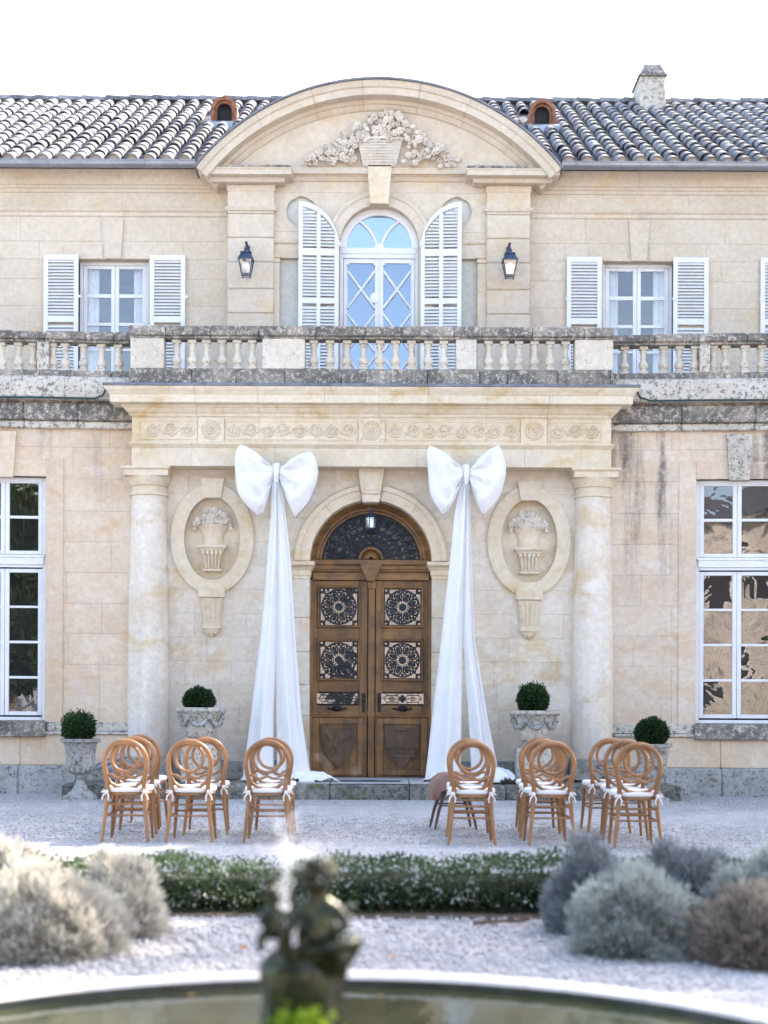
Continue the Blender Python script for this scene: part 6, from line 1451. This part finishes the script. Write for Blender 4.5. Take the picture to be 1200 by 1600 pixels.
bush(1092, 1290, 1398, 6.95, 'santB', 'brown dry bush nearest at the right edge', 8, 18000, 'dry_bush')
# fallen branch and dry leaves
m = MB(); P = [W(740, 1446, 8.1), W(775, 1443, 8.1), W(810, 1446, 8.1), W(832, 1436, 8.1)]
m.tube([(p[0], 8.1+0.03*i, 0.018+0.006*(i % 2)) for i, p in enumerate(P)], [0.011, 0.010, 0.008, 0.004], 6); m.tube([(P[2][0], 8.15, 0.02), (P[2][0]+.05, 8.25, 0.03), (P[2][0]+.12, 8.33, 0.02)], 0.004, 5)
tag(m.build('fallen_branch', 'twig'), 'thin dark fallen branch on the gravel before the hedge', 'branch')
def dry_leaf(x, y, z, s, a, label, g='dry leaves scattered round the basin'):
    m = MB(); vs = []
    for i in range(7):
        t = i/6; w = 0.5*math.sin(PI*t)**0.7; vs += [(-w*.75, t-.5, 0.22*(t-.5)**2+.10), (0, t-.5, 0.25*(t-.5)**2), (w*.75, t-.5, 0.22*(t-.5)**2+.08)]
    m.add(vs, [(i*3+k, i*3+k+1, i*3+k+4, i*3+k+3) for i in range(6) for k in range(2)])
    o = m.build('dry_leaf', 'leafdry', None, Matrix.Scale(s, 4), 80); o.location = (x, y, z); o.rotation_euler = (random.uniform(-.2, .2), random.uniform(-.2, .2), a); tag(o, label, 'leaf', g)
def on_water(px, py):
    d = (EYE-0.018)*F/(py-1095); return WX(px, py, d), d
x, y = on_water(138, 1548); dry_leaf(x, y, 0.019, 0.075, 1.2, 'largest orange dry leaf at the left water edge')
for i, (px, py) in enumerate(((85, 1560), (288, 1547), (300, 1556), (975, 1563), (1010, 1561), (1045, 1563), (1155, 1590), (595, 1556))):
    x, y = on_water(px, py); dry_leaf(x, y, 0.019, random.uniform(.03, .045), random.uniform(0, 6), ['small tan leaf on the water left of the largest orange leaf', 'tan leaf on the water left of the fountain, farther of two', 'tan leaf on the water left of the fountain, nearer of two', 'leaf floating right of the fountain, leftmost of three close together', 'leaf floating right of the fountain, middle of three close together', 'leaf floating right of the fountain, rightmost of three close together', 'leaf floating in the bottom right corner of the basin', 'leaf floating just right of the fountain pedestal'][i])
for i, (px, py, s) in enumerate(((195, 1478, .05), (380, 1488, .05), (270, 1474, .04), (110, 1508, .05), (612, 1520, .05), (215, 1500, .04), (800, 1300, .045))):
    d = EYE*F/(py-1095); dry_leaf(WX(px, py, d), d, 0.02 if i != 4 else 0.075, s, random.uniform(0, 6), ['dry leaf under the right edge of the left bushes', 'dry leaf on sunlit gravel beside the fountain', 'dry leaf on gravel just right of the left bushes', 'dry leaf under the nearest left bush', 'dry leaf on the basin kerb right of the fountain', 'dry leaf on gravel between left bush and kerb', 'dry leaf on gravel before the right chairs'][i], 'dry leaves on the gravel')

# ------------------------------------------------------------------ fountain sculpture with jet
def fountain():
    d = BY; o = empty('fountain_sculpture', (BX-0.03, d, 0)); tag(o, 'dark mossy bronze fountain with cherubs and shell bowl in the basin', 'fountain')
    def lx(px): return WX(px, 1400, d)-(BX-0.03)
    def lz(py): return WZ(py, d)
    m = MB(); n = 28; vs = []; pr = [(0.17, -0.05), (0.15, 0.05), (0.13, 0.12), (0.115, 0.22), (0.112, 0.32), (0.118, 0.42), (0.125, 0.48), (0.12, 0.515), (0.09, 0.54), (0.03, 0.545)]
    for i, (r_, z) in enumerate(pr):
        for k in range(n): a = 2*PI*k/n; q = r_*(1+0.06*math.sin(a*5+z*17)+0.05*math.sin(a*9-z*23)); vs.append((q*math.cos(a)*1.0, q*0.9*math.sin(a), z))
    m.add(vs, [(i*n+k, i*n+(k+1) % n, (i+1)*n+(k+1) % n, (i+1)*n+k) for i in range(len(pr)-1) for k in range(n)]+[tuple(range(n-1, -1, -1)), tuple(range((len(pr)-1)*n, len(pr)*n))]); m.build('rock_pedestal', 'bronze', o, None, 60)
    m = MB(); cx, cz = lx(512), lz(1478); n = 24; vs = []      # shell bowl
    for r_, z in ((0.02, -0.09), (0.07, -0.065), (0.095, -0.02), (0.102, 0.012), (0.094, 0.018), (0.08, -0.015), (0.05, -0.04), (0.01, -0.05)):
        for k in range(n): a = 2*PI*k/n; q = r_*(1+0.05*math.cos(a*8)*(r_/0.1)); vs.append((cx+q*math.cos(a), -0.02+q*math.sin(a), cz+z+0.35*q*math.cos(a)*0.5))
    m.add(vs, [(i*n+k, i*n+(k+1) % n, (i+1)*n+(k+1) % n, (i+1)*n+k) for i in range(7) for k in range(n)]+[tuple(range(n)), tuple(range(8*n-1, 7*n-1, -1))]); m.build('shell_bowl', 'bronze', o, None, 60)
    def cherub(hx, hz, sc, face, y):
        """one continuous skinned figure: pelvis, chest, neck, head, arms, legs"""
        hx, hz = lx(hx), lz(hz); pts = [((0, 0, -0.19), .055), ((0, 0, -0.12), .055), ((0, 0, -0.075), .05), ((0, 0, -0.045), .026), ((0.005*face, -.005, 0), .052), ((0.012*face, -.01, 0.025), .045),
             ((0.055, 0, -0.085), .026), ((0.095, -0.02, -0.13), .021), ((0.08+0.03*face, -0.06, -0.165), .017), ((-0.055, 0, -0.085), .026), ((-0.085, -0.03, -0.135), .021), ((-0.06+0.03*face, -0.075, -0.15), .017),
             ((0.045, -0.03, -0.20), .038), ((0.085, -0.085, -0.205), .030), ((0.075, -0.075, -0.30), .022), ((-0.045, -0.03, -0.20), .038), ((-0.08, -0.085, -0.21), .030), ((-0.07, -0.07, -0.30), .022)]
        ed = [(0, 1), (1, 2), (2, 3), (3, 4), (4, 5), (2, 6), (6, 7), (7, 8), (2, 9), (9, 10), (10, 11), (0, 12), (12, 13), (13, 14), (0, 15), (15, 16), (16, 17)]
        me = bpy.data.meshes.new('cherub'); me.from_pydata([(hx+p[0]*sc, y+p[1]*sc, hz+p[2]*sc) for p, r_ in pts], ed, []); me.materials.append(MT['bronze'])
        ob = link('cherub', me, o); sk = ob.modifiers.new('skin', 'SKIN'); sk.use_smooth_shade = True; 
        for v, (p, r_) in zip(me.skin_vertices[0].data, pts): v.radius = (r_*sc, r_*sc)
        me.skin_vertices[0].data[0].use_root = True; ob.modifiers.new('sub', 'SUBSURF').render_levels = 2
        m = MB(); rr = random.Random(int(hx*1000))
        for k in range(34):
            a = rr.uniform(0, 6.28); t = rr.uniform(0.0, 1.5); m.ball((hx+sc*0.056*math.cos(a)*math.sin(t), y+sc*0.056*math.sin(a)*math.sin(t)+0.008*sc, hz+sc*(0.018+0.05*math.cos(t))), 0.015*sc, 7, 5)
        m.build('curls', 'bronze', ob, None, 60)
        m = MB()
        m.ball((hx+.01*face*sc, y-.062*sc, hz-.004*sc), .010*sc, 6, 5, (.8, 1, 1.2)); m.tube([(hx-.018*sc, y-.055*sc, hz-.026*sc), (hx, y-.06*sc, hz-.029*sc), (hx+.018*sc, y-.055*sc, hz-.026*sc)], .005*sc, 5)
        for s in (-1, 1): m.ball((hx+s*.022*sc, y-.050*sc, hz+.008*sc), .009*sc, 6, 5); m.ball((hx+s*.055*sc, y, hz), .012*sc, 6, 5, (.6, 1, 1.3))
        m.build('face', 'bronze', ob, None, 60)['kind'] = 'stuff'
    cherub(497, 1378, 0.92, -1, -0.01); cherub(428, 1408, 0.52, 1, 0.05)
    m = MB(); m.tube([(lx(445), 0.0, 0.50), (lx(445), 0.0, 0.66)], [0.03, 0.012], 10); m.build('jet_pipe', 'bronze', o)
    k = 700; P = np.stack([rng.normal(0.0, .05, k)+lx(478), -0.13+0.03*rng.normal(0, 1, k), 0.33-0.10*rng.random(k)**2+0.03*rng.normal(0, 1, k)], 1)
    V, Q = leaves(P, np.tile([0, -.6, .6], (k, 1)), 0.03, 0.02, 0.6); link('moss', mesh_np('moss', V, Q, 'mossG'), o)['kind'] = 'stuff'
    # the water: jet and spray
    pts = []
    for i in range(280): t = rng.random(); pts.append((lx(445)+rng.normal(0, 0.007+0.012*t), rng.normal(0, 0.015), 0.62+0.32*t, rng.uniform(.003, .0075)))
    for i in range(300): t = rng.random(); pts.append((lx(470)+rng.normal(0, 0.055), rng.normal(0, 0.05), lz(1335)+rng.normal(0, 0.022), rng.uniform(.002, .0055)))
    for i in range(320): pts.append((lx(425)+rng.normal(0, 0.10), rng.normal(0, 0.10), rng.uniform(0.75, 1.12), rng.uniform(.0015, .0035)))
    for i in range(160): pts.append((lx(530)+rng.normal(0, 0.03), rng.normal(0, 0.03), lz(1480)+abs(rng.normal(0, 0.05)), rng.uniform(.002, .005)))
    m = MB()
    for x, y, z, r_ in pts[::2]: m.ball((x, y, z), r_*0.62, 6, 4, (1, 1, random.uniform(1, 2.2)))
    w = m.build('water_spray', 'drop'); w.location = o.location; tag(w, 'white water jet and spray rising over the fountain', 'spray', kind='stuff')
fountain()

# ------------------------------------------------------------------ the garden out of frame: unseen trees added to shade the right side, and what the panes mirror
def tree(x, y, h, r_, label, n=9000, zlo=0.25, seed=0, name='holm_oak'):
    g = np.random.default_rng(seed); o = empty(name, (x, y, 0)); tag(o, label, 'tree', 'garden trees outside the view')
    m = MB(); m.tube([(0, 0, 0), (0.08, 0.05, h*.3), (-0.05, 0.1, h*.6), (0, 0, h*.85)], [0.28, 0.22, 0.13, 0.05], 10)
    for k in range(9): a = 2.4*k; z = h*(.28+.06*k); m.tube([(0, 0, z), (r_*.4*math.cos(a), r_*.4*math.sin(a), z+h*.08), (r_*.75*math.cos(a), r_*.75*math.sin(a), z+h*.13)], [0.09, 0.06, 0.02], 6)
    m.build('trunk', 'bark', o)
    c = g.normal(0, 1, (46, 3)); c /= np.linalg.norm(c, axis=1)[:, None]; c *= (0.35+0.5*g.random(46))[:, None]; zc, hz = h*(zlo+1)/2, h*(1-zlo)/2
    ci = g.integers(0, 46, n); u = g.normal(0, 1, (n, 3)); u /= np.linalg.norm(u, axis=1)[:, None]
    P = c[ci]*np.array([r_, r_, hz])+u*(g.random(n)**0.4)[:, None]*r_*0.34; P[:, 2] += zc
    V, Q = leaves(P, u, 0.42, 0.26, 0.8, g); link('crown', mesh_np('crown', V, Q, 'tree'), o)
tree(14.5, 20.5, 17.0, 4.0, 'unseen tall tree added to shade the forecourt, to the right beside the house', 20000, 0.15, 3)
tree(13.2, 24.5, 17.5, 3.8, 'unseen tall tree added to shade the forecourt, set back behind the house front', 20000, 0.2, 4)
tree(15.5, 17.0, 15.0, 3.6, 'unseen tall tree added to shade the forecourt, nearest to the viewer', 16000, 0.15, 5)
for i, (x, y, h, r_) in enumerate(((-8.0, -12, 10, 3.2), (-12.8, -11, 13, 4.2), (-16.5, -12, 13, 4.2), (-22, -9, 12, 3.6))):
    tree(x, y, h, r_, 'dark tree behind the viewer, %s from the stone outbuilding' % ('first', 'second', 'third', 'fourth')[i], 16000, 0.05, 20+i)
tree(11.0, -9.5, 4.2, 1.5, 'small round garden tree behind the viewer before the outbuilding', 5000, 0.3, 31)
tree(13.6, -10.5, 5.0, 1.2, 'slim garden tree behind the viewer before the outbuilding', 4000, 0.2, 32)
ob = empty('outbuilding', (9, -18, 0)); tag(ob, 'long ochre stone outbuilding facing the chateau behind the viewer', 'building')
m = MB(); m.box(-13, 13, -3, 3, 0, 8.5); m.build('wall', 'wallB', ob)
m = MB(); m.add([(-13.3, 3.4, 8.4), (13.3, 3.4, 8.4), (13.3, 0, 10.2), (-13.3, 0, 10.2), (13.3, -3.4, 8.4), (-13.3, -3.4, 8.4)], [(0, 1, 2, 3), (3, 2, 4, 5), (0, 3, 5), (1, 4, 2), (0, 5, 4, 1)]); m.build('roof', 'tileU', ob)
for k in range(6):
    x = -10.5+4.2*k
    for z0 in (0.9, 5.0):
        w = MB().box(x-0.55, x+0.55, 2.95, 3.03, z0, z0+2.2).build('window', 'white', ob); MB().box(x-0.47, x+0.47, 3.0, 3.04, z0+.08, z0+2.12).build('pane', 'room', w)
